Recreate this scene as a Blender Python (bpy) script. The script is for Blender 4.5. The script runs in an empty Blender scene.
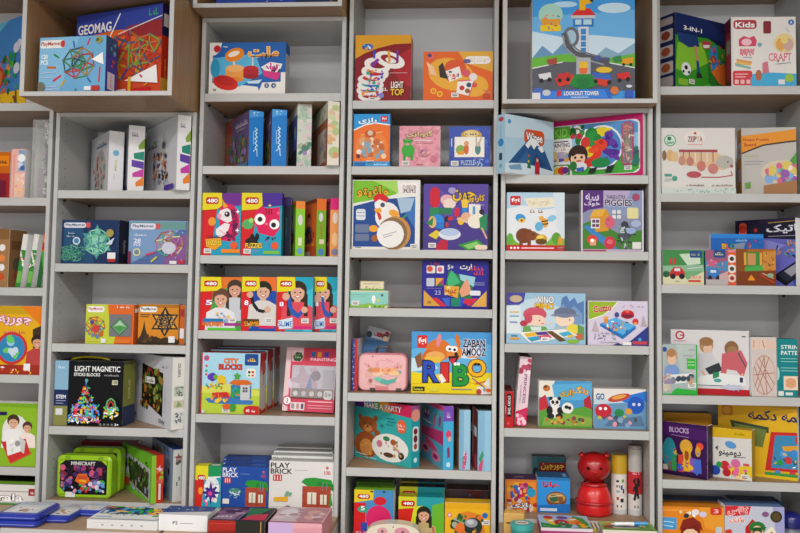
import bpy, bmesh, math, random, unicodedata
from mathutils import Vector, Matrix
scene = bpy.context.scene
COL = scene.collection
# ------------------------------------------------------------------ camera
F, CX, CY = 817.29, 413.04, 242.76            # focal length and principal point for an 800 wide frame
YAW, PIT, ROL = -0.0715, 0.05877, 0.01287
DIST, EYE = 2.76, 1.53
CAM = Vector((0, -DIST, EYE))
fw = Vector((math.sin(YAW)*math.cos(PIT), math.cos(YAW)*math.cos(PIT), math.sin(PIT)))
r0 = Vector((math.cos(YAW), -math.sin(YAW), 0)); u0_ = r0.cross(fw)
rt = r0*math.cos(ROL) + u0_*math.sin(ROL); up = -r0*math.sin(ROL) + u0_*math.cos(ROL)
cd = bpy.data.cameras.new('camera'); co = bpy.data.objects.new('camera', cd); COL.objects.link(co)
co.matrix_world = Matrix.Translation(CAM) @ Matrix((rt, up, -fw)).transposed().to_4x4()
cd.sensor_width = 36; cd.lens = F/800*36
cd.shift_x = (400-CX)/800; cd.shift_y = -(266.5-CY)/800
cd.clip_start = .05; scene.camera = co
# sight helpers: measure the place from the photograph (a column or a row seen at a known depth)
def zat(v, X, Y):
    k = (CY-v)/F; a = up-fw*k
    return EYE - (X*a.x + (Y+DIST)*a.y)/a.z
def xat(u, z, Y):
    k = (u-CX)/F; a = rt-fw*k
    return -((Y+DIST)*a.y + (z-EYE)*a.z)/a.x
def xzat(u, v, Y):
    z = EYE
    for _ in range(8):
        X = xat(u, z, Y); z = zat(v, X, Y)
    return X, z
# ------------------------------------------------------------------ colours, materials
def lin(h):
    if len(h) == 3: h = ''.join(c*2 for c in h)
    o = []
    for i in (0, 2, 4):
        c = int(h[i:i+2], 16)/255
        o.append(c/12.92 if c <= .04045 else ((c+.055)/1.055)**2.4)
    return o + [1.0]
def mat(name, rough=.5, coat=0., spec=.5):
    m = bpy.data.materials.new(name); m.use_nodes = True
    b = m.node_tree.nodes['Principled BSDF']
    b.inputs['Roughness'].default_value = rough
    b.inputs['Coat Weight'].default_value = coat; b.inputs['Coat Roughness'].default_value = .12
    b.inputs['Specular IOR Level'].default_value = spec
    return m, m.node_tree, b
def printed(name, rough, coat, spec=.5):
    m, t, b = mat(name, rough, coat, spec)
    a = t.nodes.new('ShaderNodeVertexColor'); a.layer_name = 'Col'
    t.links.new(a.outputs[0], b.inputs['Base Color'])
    n = t.nodes.new('ShaderNodeTexNoise'); n.inputs['Scale'].default_value = 14
    bp = t.nodes.new('ShaderNodeBump'); bp.inputs['Strength'].default_value = .05; bp.inputs['Distance'].default_value = .01
    t.links.new(n.outputs[0], bp.inputs['Height']); t.links.new(bp.outputs[0], b.inputs['Normal'])
    return m
CARD = printed('printed_card', .45, .0, .22)
PLAST = printed('moulded_plastic', .3, .3)
PAPER = printed('matt_paper', .7, 0)
def surface(name, c1, c2, scale, stretch, rough, coat=0, bump=.02):
    m, t, b = mat(name, rough, coat)
    tc = t.nodes.new('ShaderNodeTexCoord'); mp = t.nodes.new('ShaderNodeMapping')
    mp.inputs['Scale'].default_value = stretch
    n = t.nodes.new('ShaderNodeTexNoise'); n.inputs['Scale'].default_value = scale; n.inputs['Detail'].default_value = 6
    r = t.nodes.new('ShaderNodeValToRGB')
    r.color_ramp.elements[0].color = lin(c1); r.color_ramp.elements[0].position = .3
    r.color_ramp.elements[1].color = lin(c2); r.color_ramp.elements[1].position = .7
    t.links.new(tc.outputs['Object'], mp.inputs[0]); t.links.new(mp.outputs[0], n.inputs['Vector'])
    t.links.new(n.outputs[0], r.inputs[0]); t.links.new(r.outputs[0], b.inputs['Base Color'])
    bp = t.nodes.new('ShaderNodeBump'); bp.inputs['Strength'].default_value = bump; bp.inputs['Distance'].default_value = .01
    t.links.new(n.outputs[0], bp.inputs['Height']); t.links.new(bp.outputs[0], b.inputs['Normal'])
    return m
MELA = surface('white_melamine', 'bcbcbb', 'c4c4c3', 6, (1, 1, 3), .42)
BACK = surface('hardboard_back', 'd6d6da', 'dcdce0', 4, (1, 1, 1), .5)
WOODX = surface('walnut_melamine', '8a7158', 'a3876a', 9, (1, 9, 14), .45)
WOODZ = surface('walnut_melamine_upright', '9c7a55', 'b89469', 7, (12, 12, 1), .45)
OAKT = surface('oak_counter', 'a48a6c', 'b89c7c', 9, (1, 12, 12), .45)
HOLE = surface('peg_hole', '3a3a3a', '4a4a4a', 9, (1, 1, 1), .8)
PIN = surface('shelf_pin_metal', '2a2624', '3a3532', 9, (1, 1, 1), .4)
WALLM = surface('plaster_wall', '5a5856', '62605d', 3, (1, 1, 1), .8)  # dark tone puts shade into the gaps between the bookcases
CEILM = surface('ceiling_paint', 'dedcd8', 'e4e2de', 3, (1, 1, 1), .8)
FLOORM = surface('floor_tile', 'a59d92', 'b3aba0', 3, (1, 1, 1), .4)
FILM, ft, fb = mat('clear_film', .05)
tr = ft.nodes.new('ShaderNodeBsdfTransparent'); mx = ft.nodes.new('ShaderNodeMixShader'); mx.inputs[0].default_value = .22
ft.links.new(tr.outputs[0], mx.inputs[1]); ft.links.new(fb.outputs[0], mx.inputs[2])
fb.inputs['Base Color'].default_value = (.8, .8, .8, 1)
ft.links.new(mx.outputs[0], ft.nodes['Material Output'].inputs[0])
# ------------------------------------------------------------------ mesh collector
class MB:
    def __init__(s): s.v = []; s.f = []; s.c = []
    def poly(s, pts, col):
        n = len(s.v); s.v += [tuple(p) for p in pts]; s.f.append(tuple(range(n, n+len(pts)))); s.c.append(col)
    def add(s, vs, fs, col):
        n = len(s.v); s.v += [tuple(p) for p in vs]
        for i, f in enumerate(fs):
            s.f.append(tuple(n+k for k in f)); s.c.append(col[i] if isinstance(col, list) else col)
    def box(s, x0, x1, y0, y1, z0, z1, col='fff', bev=0., cols=None, seg=1):
        b = bmesh.new(); bmesh.ops.create_cube(b, size=1)
        for q in b.verts:
            q.co = Vector((x0+(q.co.x+.5)*(x1-x0), y0+(q.co.y+.5)*(y1-y0), z0+(q.co.z+.5)*(z1-z0)))
        if bev > 0: bmesh.ops.bevel(b, geom=b.edges[:], offset=bev, segments=seg, affect='EDGES', profile=.5)
        b.normal_update(); b.verts.index_update()
        cl = []
        for f in b.faces:
            c = col
            if cols:
                n = f.normal
                if n.y < -.9: c = cols.get('F', col)
                elif n.x > .9: c = cols.get('R', col)
                elif n.x < -.9: c = cols.get('L', col)
                elif n.z > .9: c = cols.get('T', col)
            cl.append(c)
        s.add([q.co for q in b.verts], [[q.index for q in f.verts] for f in b.faces], cl); b.free()
    def lathe(s, prof, seg=24, cx=0, cy=0):          # prof: (radius, z, colour of the band above)
        for i in range(len(prof)-1):
            (ra, za, c), (rb, zb, _) = prof[i], prof[i+1]
            for k in range(seg):
                a, b = 2*math.pi*k/seg, 2*math.pi*(k+1)/seg
                q = [(cx+ra*math.cos(a), cy+ra*math.sin(a), za), (cx+ra*math.cos(b), cy+ra*math.sin(b), za),
                     (cx+rb*math.cos(b), cy+rb*math.sin(b), zb), (cx+rb*math.cos(a), cy+rb*math.sin(a), zb)]
                if ra < 1e-6: q = [q[0], q[2], q[3]]
                elif rb < 1e-6: q = q[:3]
                s.poly(q, c)
    def tube(s, pts, r, col, seg=8):
        pts = [Vector(p) for p in pts]; rings = []
        for i, p in enumerate(pts):
            d = (pts[min(i+1, len(pts)-1)]-pts[max(i-1, 0)]).normalized()
            a = d.orthogonal().normalized() if not rings else (pa - d*pa.dot(d)).normalized()
            pa = a; b = d.cross(a)
            rings.append([p+a*r*math.cos(2*math.pi*k/seg)+b*r*math.sin(2*math.pi*k/seg) for k in range(seg)])
        n = len(s.v)
        for r_ in rings: s.v += [tuple(q) for q in r_]
        for i in range(len(rings)-1):
            for k in range(seg):
                s.f.append((n+i*seg+k, n+i*seg+(k+1) % seg, n+(i+1)*seg+(k+1) % seg, n+(i+1)*seg+k)); s.c.append(col)
        s.f.append(tuple(n+k for k in range(seg))[::-1]); s.c.append(col)
        s.f.append(tuple(n+(len(rings)-1)*seg+k for k in range(seg))); s.c.append(col)
    def slab(s, w, d, h, r, col, top=None, seg=6):   # rounded slab lying in x, y from 0..w, 0..d, height h
        o = []
        for cx, cy, a0 in ((w-r, r, -90), (w-r, d-r, 0), (r, d-r, 90), (r, r, 180)):
            for k in range(seg+1):
                a = math.radians(a0+90*k/seg); o.append((cx+r*math.cos(a), cy+r*math.sin(a)))
        e = min(h*.25, .006)
        rings = [(e, 0), (0, e), (0, h-e), (e, h)]
        L = []
        for ins, z in rings:
            L.append([(w/2+(x-w/2)*(1-2*ins/w), d/2+(y-d/2)*(1-2*ins/d), z) for x, y in o])
        for i in range(3):
            for k in range(len(o)):
                j = (k+1) % len(o); s.poly([L[i][k], L[i][j], L[i+1][j], L[i+1][k]], col)
        s.poly(L[0][::-1], col); s.poly(L[3], top or col)
    def build(s, name, m, parent=None, loc=None, smooth=False):
        me = bpy.data.meshes.new(name); me.from_pydata(s.v, [], s.f); me.materials.append(m)
        a = me.color_attributes.new('Col', 'FLOAT_COLOR', 'CORNER'); d = []
        for f, c in zip(s.f, s.c): d += lin(c)*len(f)
        a.data.foreach_set('color', d)
        if smooth: me.polygons.foreach_set('use_smooth', [True]*len(me.polygons))
        me.validate(); me.update()
        if smooth:
            b = bmesh.new(); b.from_mesh(me); bmesh.ops.remove_doubles(b, verts=b.verts[:], dist=1e-5); b.to_mesh(me); b.free()
        o = bpy.data.objects.new(name, me); COL.objects.link(o)
        if parent: o.parent = parent
        if loc is not None: o.location = loc
        return o
def tag(o, label=None, cat=None, group=None, kind=None):
    for k, q in (('label', label), ('category', cat), ('group', group), ('kind', kind)):
        if q: o[k] = q
    return o
def empty(name, loc, rz=0):
    o = bpy.data.objects.new(name, None); COL.objects.link(o); o.location = loc; o.rotation_euler.z = rz
    o.empty_display_size = .05
    return o
# ------------------------------------------------------------------ lettering
ARAB = {}
for rng in ((0xFB50, 0xFBFF), (0xFE70, 0xFEFC)):
    for cp in range(rng[0], rng[1]+1):
        dd = unicodedata.decomposition(chr(cp)).split()
        if len(dd) == 2 and dd[0] in ('<isolated>', '<initial>', '<medial>', '<final>'):
            ARAB.setdefault(chr(int(dd[1], 16)), {}).setdefault(dd[0][1:-1], chr(cp))
def fa(s):
    o = []
    for i, c in enumerate(s):
        t = ARAB.get(c)
        if not t: o.append(c); continue
        pv = ARAB.get(s[i-1]) if i else None; nx = ARAB.get(s[i+1]) if i+1 < len(s) else None
        jp = bool(pv and 'initial' in pv); jn = bool(nx and 'initial' in t and ('final' in nx))
        o.append(t.get('medial' if jp and jn else 'final' if jp else 'initial' if jn else 'isolated', c))
    return ''.join(reversed(o))
TXT = {}
def glyphs(s, bold):
    if (s, bold) not in TXT:
        cu = bpy.data.curves.new('lettering', 'FONT'); cu.body = fa(s) if any('\u0600' <= c <= '\u06ff' for c in s) else s
        cu.offset = bold; cu.resolution_u = 3
        ob = bpy.data.objects.new('lettering', cu); COL.objects.link(ob)
        bpy.context.view_layer.update()
        me = bpy.data.meshes.new_from_object(ob.evaluated_get(bpy.context.evaluated_depsgraph_get()))
        vs = [tuple(q.co[:2]) for q in me.vertices]; fs = [tuple(p.vertices) for p in me.polygons]
        bpy.data.objects.remove(ob); bpy.data.meshes.remove(me); bpy.data.curves.remove(cu)
        TXT[(s, bold)] = (vs, fs)
    return TXT[(s, bold)]
# ------------------------------------------------------------------ printing on a face: percent of the face, x right, y down
def clip(p, w, h):
    for ax, lim, sg in ((0, 0, 1), (0, w, -1), (1, 0, 1), (1, h, -1)):
        o = []
        for i in range(len(p)):
            a, b = p[i-1], p[i]
            ia, ib = (a[ax]-lim)*sg >= 0, (b[ax]-lim)*sg >= 0
            if ia != ib:
                t = (lim-a[ax])/(b[ax]-a[ax]); o.append((a[0]+t*(b[0]-a[0]), a[1]+t*(b[1]-a[1])))
            if ib: o.append(b)
        p = o
        if len(p) < 3: return []
    return p
def paint(mb, art, w, h, to3, seed=1, eps=.00005, wl=None):
    wl = wl or w
    rnd = random.Random(seed); k = [3]
    n0 = (Vector(to3(0, 0, 1))-Vector(to3(0, 0, 0)))
    flip = ((Vector(to3(1, 0, 0))-Vector(to3(0, 0, 0))).cross(Vector(to3(0, 1, 0))-Vector(to3(0, 0, 0)))).dot(n0) < 0
    def put(pts, c, raw=False):
        p = clip(pts, wl, h)
        if len(p) < 3: return
        ar = sum(p[i-1][0]*p[i][1]-p[i][0]*p[i-1][1] for i in range(len(p)))
        if (ar < 0) != flip: p = p[::-1]
        mb.poly([to3(x, y, k[0]*eps) for x, y in p], c); k[0] += 1
    def ell(cx, cy, rx, ry, c, a=0, n=18):
        ca, sa = math.cos(math.radians(a)), math.sin(math.radians(a)); o = []
        for i in range(n):
            x, y = rx*math.cos(6.2832*i/n), ry*math.sin(6.2832*i/n); o.append((cx+x*ca-y*sa, cy+x*sa+y*ca))
        put(o, c)
    def line(pts, t, c):
        for (x0, y0), (x1, y1) in zip(pts, pts[1:]):
            L = math.hypot(x1-x0, y1-y0) or 1; nx, ny = -(y1-y0)/L*t/2, (x1-x0)/L*t/2
            put([(x0+nx, y0+ny), (x1+nx, y1+ny), (x1-nx, y1-ny), (x0-nx, y0-ny)], c)
    def text(cx, cy, tw, th, c, s, rot=0, bold=.02):
        vs, fs = glyphs(s, bold)
        if not vs: return
        xs = [q[0] for q in vs]; ys = [q[1] for q in vs]
        x0, x1, y0, y1 = min(xs), max(xs), min(ys), max(ys)
        ca, sa = math.cos(math.radians(rot)), math.sin(math.radians(rot)); o = []
        for x, y in vs:
            px = ((x-x0)/(x1-x0+1e-9)-.5)*tw; py = (.5-(y-y0)/(y1-y0+1e-9))*th
            qx, qy = cx+px*ca-py*sa, cy+px*sa+py*ca
            o.append(to3(min(max(qx, 0), wl), min(max(qy, 0), h), k[0]*eps))
        mb.add(o, [f if flip else f[::-1] for f in fs] if False else fs, c); k[0] += 1
    W, H = w/100, h/100
    for cmd in art.split(';'):
        cmd = cmd.strip()
        if not cmd: continue
        op, a = cmd[0], [q.strip() for q in cmd[1:].split(',')]
        g = lambda i: float(a[i])
        if op == 'R':
            x0, y0, x1, y1 = g(0)*W, g(1)*H, g(2)*W, g(3)*H; put([(x0, y0), (x1, y0), (x1, y1), (x0, y1)], a[4])
        elif op == 'Q':                                # rounded rectangle, radius in percent of height
            x0, y0, x1, y1, r = g(0)*W, g(1)*H, g(2)*W, g(3)*H, g(4)*H; o = []
            for cx, cy, a0 in ((x1-r, y0+r, -90), (x1-r, y1-r, 0), (x0+r, y1-r, 90), (x0+r, y0+r, 180)):
                o += [(cx+r*math.cos(math.radians(a0+t)), cy+r*math.sin(math.radians(a0+t))) for t in (0, 30, 60, 90)]
            put(o, a[5])
        elif op == 'E': ell(g(0)*W, g(1)*H, g(2)*W, g(3)*H, a[4], g(5) if len(a) > 5 else 0)
        elif op == 'D': ell(g(0)*W, g(1)*H, g(2)*H, g(2)*H, a[3])          # true circle, radius in percent of height
        elif op == 'P': put([(float(a[i])*W, float(a[i+1])*H) for i in range(1, len(a)-1, 2)], a[0])
        elif op == 'L': line([(float(a[i])*W, float(a[i+1])*H) for i in range(2, len(a)-1, 2)], g(1)*H, a[0])
        elif op == 'T': 
            ro = g(6) if len(a) > 6 else 0
            if ro == 90: text(g(0)*W, g(1)*H, g(3)*H, g(2)*W, a[4], a[5], ro)
            else: text(g(0)*W, g(1)*H, g(2)*W, g(3)*H, a[4], a[5], ro)
        elif op == 'X':                                # print too small to read: a row of letter-like strokes
            ro = g(5) if len(a) > 5 else 0
            cx, cy, tw, th = g(0)*W, g(1)*H, g(2)*W, g(3)*H
            if ro == 90: tw, th = g(3)*H, g(2)*W
            n = max(4, min(18, int(tw/th*1.6))); cw = tw/n; ca, sa = math.cos(math.radians(ro)), math.sin(math.radians(ro)); rr = random.Random(int(g(0)*7+g(1)*13+n))
            bars = []
            for i in range(n):
                if rr.random() < .14: continue
                x = -tw/2+cw*i; t_ = rr.choice((-.5, -.2, -.2, -.1)); bars.append((x, th*t_, x+cw*.34, th*.42)); bars.append((x, th*.22, x+cw*rr.choice((.7, 1.02)), th*.42))
                if rr.random() < .3: bars.append((x+cw*.5, -th*.5, x+cw*.8, -th*.3))
            for gr, c_ in (((.16*th, a[6]),) if len(a) > 6 else ())+((0, a[4]),):
                for b0, b1, b2, b3 in bars:
                    q = [(b0-gr, b1-gr), (b2+gr, b1-gr), (b2+gr, b3+gr), (b0-gr, b3+gr)]
                    put([(cx+px*ca-py*sa, cy+px*sa+py*ca) for px, py in q], c_)
        elif op == 'O':
            ro = g(7) if len(a) > 7 else 0
            text(g(0)*W, g(1)*H, g(2)*W+g(3)*H*.12, g(3)*H*1.12, a[5], a[6], ro, .075)
            text(g(0)*W, g(1)*H, g(2)*W, g(3)*H, a[4], a[6], ro, .025)
        elif op == 'C':
            x0, y0, x1, y1, n, sz, ro = g(0)*W, g(1)*H, g(2)*W, g(3)*H, int(a[4]), g(5)*H, random.Random(int(a[6]))
            for i in range(n):
                cx, cy, an = ro.uniform(x0, x1), ro.uniform(y0, y1), ro.uniform(0, 3.14); dx, dy = math.cos(an)*sz/2, math.sin(an)*sz/2
                line([(cx-dx, cy-dy), (cx+dx, cy+dy)], sz*.34, ro.choice(a[7:]))
        elif op == 'B':                                # blobs
            x0, y0, x1, y1, n, sz, ro = g(0)*W, g(1)*H, g(2)*W, g(3)*H, int(a[4]), g(5)*H, random.Random(int(a[6]))
            for i in range(n):
                s_ = sz*ro.uniform(.6, 1.2); ell(ro.uniform(x0, x1), ro.uniform(y0, y1), s_, s_*ro.uniform(.6, 1), ro.choice(a[7:]), ro.uniform(0, 180), 10)
        elif op == 'S':
            cx, cy, r, n, inn = g(0)*W, g(1)*H, g(2)*H, int(a[3]), g(4); o = []
            for i in range(2*n):
                t = math.pi*i/n-math.pi/2; q = r if i % 2 == 0 else r*inn; o.append((cx+q*math.cos(t), cy+q*math.sin(t)))
            put(o, a[5])
        elif op == 'M':                                # ball and stick model
            cx, cy, r, ro = g(0)*W, g(1)*H, g(2)*H, random.Random(int(a[3])); cs = a[4:]
            pts = [(cx+r*math.cos(t*.785+.2), cy+r*.92*math.sin(t*.785+.2)) for t in range(8)]
            ins = [(cx+r*.5*math.cos(t*1.26), cy+r*.5*math.sin(t*1.26)) for t in range(5)]
            ed = [(pts[i], pts[(i+1) % 8]) for i in range(8)]+[(ins[i], ins[(i+1) % 5]) for i in range(5)]
            ed += [(pts[i], ins[int(i*5/8)]) for i in range(8)]+[(pts[i], ins[(int(i*5/8)+1) % 5]) for i in range(8)]+[(ins[i], ins[(i+2) % 5]) for i in range(5)]
            for p, q in ed: line([p, q], r*.085, ro.choice(cs))
            for p in pts+ins: ell(p[0], p[1], r*.07, r*.07, '778', 0, 8)
        elif op == 'K':                                # a child: hair, skin, shirt, L for long hair
            cx, cy, r = g(0)*W, g(1)*H, g(2)*H; hair, skin, sh = a[3:6]; lg = len(a) > 6
            if lg: put([(cx-r*1.1, cy-r*.3), (cx+r*1.1, cy-r*.3), (cx+r*1.35, cy+r*2.6), (cx-r*1.35, cy+r*2.6)], hair)
            ell(cx, cy-r*.25, r*1.15, r*1.1, hair)
            put([(cx-r*.35, cy+r*.7), (cx+r*.35, cy+r*.7), (cx+r*.4, cy+r*1.5), (cx-r*.4, cy+r*1.5)], skin)
            put([(cx-r*.7, cy+r*1.25), (cx+r*.7, cy+r*1.25), (cx+r*1.9, cy+r*1.9), (cx+r*2.1, cy+r*4.6), (cx-r*2.1, cy+r*4.6), (cx-r*1.9, cy+r*1.9)], sh)
            if lg:
                for q in (-1, 1): put([(cx+q*r*.85, cy), (cx+q*r*1.25, cy+r*.3), (cx+q*r*1.3, cy+r*3), (cx+q*r*.8, cy+r*3)], hair)
            ell(cx, cy+r*.12, r*.86, r*1.0, skin)
            put([(cx-r*.9, cy-r*.1), (cx-r*.6, cy-r*.9), (cx+r*.5, cy-r*1.0), (cx+r*.9, cy-r*.1), (cx+r*.3, cy-r*.5), (cx-r*.4, cy-r*.45)], hair)
            for q in (-1, 1):
                ell(cx+q*r*.34, cy+r*.1, r*.12, r*.1, '321', 0, 8)
            ell(cx, cy+r*.36, r*.1, r*.1, 'c86', 0, 8)
            put([(cx-r*.36, cy+r*.56), (cx+r*.36, cy+r*.56), (cx+r*.2, cy+r*.78), (cx-r*.2, cy+r*.78)], 'fff'); line([(cx-r*.36, cy+r*.56), (cx, cy+r*.8), (cx+r*.36, cy+r*.56)], r*.1, 'a43')
# ------------------------------------------------------------------ the bays
X0, PITCH = -1.4747, .5212
GAPX = {-1: X0-PITCH, 0: X0+.0022, 1: X0+PITCH-.0017, 2: X0+2*PITCH-.0015, 3: X0+3*PITCH+.0037, 4: X0+4*PITCH-.002, 5: X0+5*PITCH}
def bayx(b): return GAPX[b-1]+.0056, GAPX[b]-.0056             # outer faces of a bay's bookcase
TH, SHT, DEEP = .0145, .028, .30
BOT = {0: [110.8, 205.3, 295, 382, 474], 1: [198.4, 272.2, 352.7, 436], 2: [101.2, 174.1, 264, 339.7, 424],
       3: [108.3, 174.6, 258, 317, 402.7, 478], 4: [183.4, 259.7, 353.5, 438.5], 5: [94.3, 202, 294, 405.2, 490.5]}
FL = {}
for b, vs in BOT.items():
    xm = sum(bayx(b))/2
    FL[b] = [zat(v, xm, 0)+SHT for v in vs]
LEDGE = zat(528, bayx(1)[0]+.05, -.24)                        # counter in front of the left bays and the fourth
LOW = {3: zat(548, 0, .02), 5: zat(556, .6, .02)}
BASE = {0: .0, 1: .026, 2: .014, 4: .014}
for b in (0, 1, 2, 4): FL[b].append(LEDGE+BASE[b])
FL[3].append(LOW[3]); FL[5].append(LOW[5])
CUB = {1: (91.5, 95.6, -.24), 2: (3, 6.8, -.10), 4: (98.5, 103.2, -.07)}   # overhead cabinets: bottom board top, bottom, front
CZ = {}
for b, (v0, v1, y) in CUB.items():
    xm = sum(bayx(b))/2; zb = zat(v1, xm, y); CZ[b] = zb+TH
TOPB = {1: zat(111, sum(bayx(1))/2, 0), 2: zat(14, sum(bayx(2))/2, 0), 4: zat(108, sum(bayx(4))/2, 0)}
TALL = 2.62
for b in TOPB: TOPB[b] = min(TOPB[b], CZ[b]-TH-.0015)
PLACE = {0: 'leftmost', 1: 'second from left', 2: 'third from left', 3: 'fourth from left', 4: 'fifth from left', 5: 'rightmost'}
BL = {0: 'pale bookcase cut off by the left edge of the photo', 1: 'pale bookcase with the light magnetic blocks box, under deep overhead cabinet',
      2: 'pale bookcase holding the two rows of yellow cornered boxes', 3: 'pale bookcase with the pink suitcase on a shelf',
      4: 'pale bookcase with the magenta painting set on its upper shelf', 5: 'pale bookcase cut off by the right edge of the photo'}
def plain(x0, x1, y0, y1, z0, z1, name, m, par, bev=.0008):
    q = MB(); q.box(x0, x1, y0, y1, z0, z1, 'ccc', bev); return q.build(name, m, par)
def board(x0, x1, y0, y1, z0, z1, name, par, wood=WOODX):     # wood faced board with white edging along the front
    q = MB(); q.box(x0, x1, y0+.0012, y1, z0, z1, 'ccc', .0005); o = q.build(name, wood, par)
    e = MB(); e.box(x0, x1, y0, y0+.0011, z0, z1, 'ccc', 0); e.build('edge_strip', MELA, o)
    return o
for b in range(6):
    xa, xb = bayx(b); cx = (xa+xb)/2
    zb = LEDGE if b in (0, 1, 2, 4) else .0
    zt = TOPB.get(b, TALL)
    root = tag(empty('bookcase', (cx, .15, zb)), BL[b], 'bookcase', 'bookcases along the wall')
    ox, oy, oz = -cx, -.15, -zb
    for s in (-1, 1):
        p = MB()
        xo, xi = (xa, xa+TH) if s < 0 else (xb-TH, xb)
        p.box(xo+ox, xi+ox, oy, DEEP+oy, 0, zt+oz, 'ccc', .0008)
        side = p.build('side_panel', MELA, root)
        h = MB(); xf = (xa+TH+.0003 if s < 0 else xb-TH-.0003)+ox
        z = .06
        while z < zt-zb-.03:
            for yy in (.045, .235):
                pts = [(xf, yy+oy+.0026*math.cos(t*1.047), z+.0026*math.sin(t*1.047)) for t in range(6)]
                h.poly(pts if s > 0 else pts[::-1], '333')
            z += .032
        hh = h.build('peg_hole_row', HOLE, side); hh['kind'] = 'stuff'
    plain(xa+TH+.0005+ox, xb-TH-.0005+ox, DEEP-.006+oy, DEEP+oy, .001, zt-.001+oz, 'back_panel', BACK, root, 0)
    if zt < TALL:
        plain(xa+TH+.0005+ox, xb-TH-.0005+ox, oy, DEEP-.007+oy, zt-TH+oz, zt+oz, 'top_board', MELA, root)
    else:
        board(xa+TH+.0005+ox, xb-TH-.0005+ox, oy, DEEP-.007+oy, zt-TH+oz, zt+oz, 'top_board', root)
    zs = FL[b][:-1]+([FL[b][-1]] if b in LOW else [])
    if BASE.get(b): board(xa+TH+.0008+ox, xb-TH-.0008+ox, .002+oy, DEEP-.0075+oy, .0006, BASE[b], 'bottom_board', root)
    if b in (0, 3, 5):
        zs = zs+[zat({0: 10, 3: 2.8, 5: 4}[b], cx, DEEP)+SHT]
    for z in zs:
        board(xa+TH+.0008+ox, xb-TH-.0008+ox, .002+oy, DEEP-.0075+oy, z-SHT+oz, z+oz, 'shelf', root)
        for s in (-1, 1):
            for yy in (.045, .235):
                q = MB(); q.tube([((xa+TH+.0005 if s < 0 else xb-TH-.0005)+ox, yy+oy, z-SHT-.0045+oz), ((xa+TH+.008 if s < 0 else xb-TH-.008)+ox, yy+oy, z-SHT-.0045+oz)], .004, '222', 8)
                q.build('shelf_pin', PIN, root)
# overhead cabinets that stand out in front of the bookcases
CL = {1: 'deep wooden overhead cabinet with the two ball and stick sets in it', 2: 'overhead cabinet above the third bookcase, its lower edge just in view',
      4: 'overhead cabinet holding the big tower playset box'}
for b, (v0, v1, y) in CUB.items():
    xa, xb = bayx(b); cx = (xa+xb)/2; z0 = CZ[b]-TH; z1 = TALL
    if b == 1: z1 = zat(-7, xa+.02, y)+TH
    root = tag(empty('overhead_cabinet', (cx, 0, z0)), CL[b], 'cabinet', 'overhead cabinets')
    for s in (-1, 1):
        xo, xi = (xa-cx, xa-cx+TH) if s < 0 else (xb-cx-TH, xb-cx)
        q = MB(); q.box(xo, xi, y+.0012, DEEP, 0, z1-z0, 'ccc', .0005); o = q.build('side_panel', WOODZ, root)
        e = MB(); e.box(xo, xi, y, y+.0011, 0, z1-z0, 'ccc'); e.build('edge_strip', MELA, o)
    board(xa-cx+TH+.0003, xb-cx-TH-.0003, y, DEEP-.001, 0, TH, 'bottom_board', root)
    board(xa-cx+TH+.0003, xb-cx-TH-.0003, y, DEEP-.001, z1-z0-TH, z1-z0, 'top_board', root)
    plain(xa-cx+TH+.0005, xb-cx-TH-.0005, DEEP-.008, DEEP-.001, TH+.0005, z1-z0-TH-.0005, 'back_panel', BACK if b == 4 else WOODX, root, 0)
# counters under the bookcases
GL = {0: 'wooden counter top with the stacked blue cases on it', 1: 'wooden counter carrying the white flat picture box', 2: 'wooden counter carrying the red and black box', 4: 'wooden counter carrying the fruit puzzle and colouring book'}
for b in (0, 1, 2, 4):
    xa, xb = bayx(b); cx = (xa+xb)/2
    root = tag(empty('base_counter', (cx, 0, 0)), GL[b], 'counter', 'base counters')
    o = board(xa-cx, xb-cx, -.245, DEEP, LEDGE-.02, LEDGE, 'counter_top', root, OAKT if b != 2 else OAKT)
    for s in (-1, 1):
        xo, xi = (xa-cx, xa-cx+TH) if s < 0 else (xb-cx-TH, xb-cx)
        plain(xo, xi, -.22, DEEP, 0, LEDGE-.0205, 'side_panel', MELA, root)
    for s in (-1, 1):
        xo, xi = (xa-cx+.002, -.002) if s < 0 else (.002, xb-cx-.002)
        d_ = plain(xo, xi, -.239, -.2215, .08, LEDGE-.024, 'cabinet_door', MELA, root)
        q = MB(); q.tube([(s*.03, -.241, LEDGE-.2), (s*.03, -.258, LEDGE-.2), (s*.03, -.258, LEDGE-.1), (s*.03, -.241, LEDGE-.1)], .004, '999', 8); q.build('door_handle', PIN, d_)
xa, xb = bayx(3); cx = (xa+xb)/2
root = tag(empty('display_step', (cx, 0, 0)), 'low wooden step in front of the fourth bookcase', 'counter')
board(xa-cx, xb-cx, -.245, -.001, LOW[3]-.02, LOW[3], 'step_top', root, OAKT)
plain(xa-cx, xb-cx, -.235, -.22, 0, LOW[3]-.0205, 'front_panel', MELA, root)
# ------------------------------------------------------------------ room
def struct(x0, x1, y0, y1, z0, z1, name, m):
    q = MB(); q.box(x0, x1, y0, y1, z0, z1, 'ccc'); o = q.build(name, m); o['kind'] = 'structure'; return o
struct(-4, 4, -5.5, .6, -.1, -.0005, 'floor', FLOORM)
struct(-4, 4, -5.5, .6, 2.95, 3.05, 'ceiling', CEILM)
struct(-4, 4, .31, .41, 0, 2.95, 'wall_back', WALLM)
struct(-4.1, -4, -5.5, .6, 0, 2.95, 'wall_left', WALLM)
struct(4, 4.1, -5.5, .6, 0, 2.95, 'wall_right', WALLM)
struct(-4, 4, -5.6, -5.5, 0, 2.95, 'wall_front', WALLM)
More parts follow.
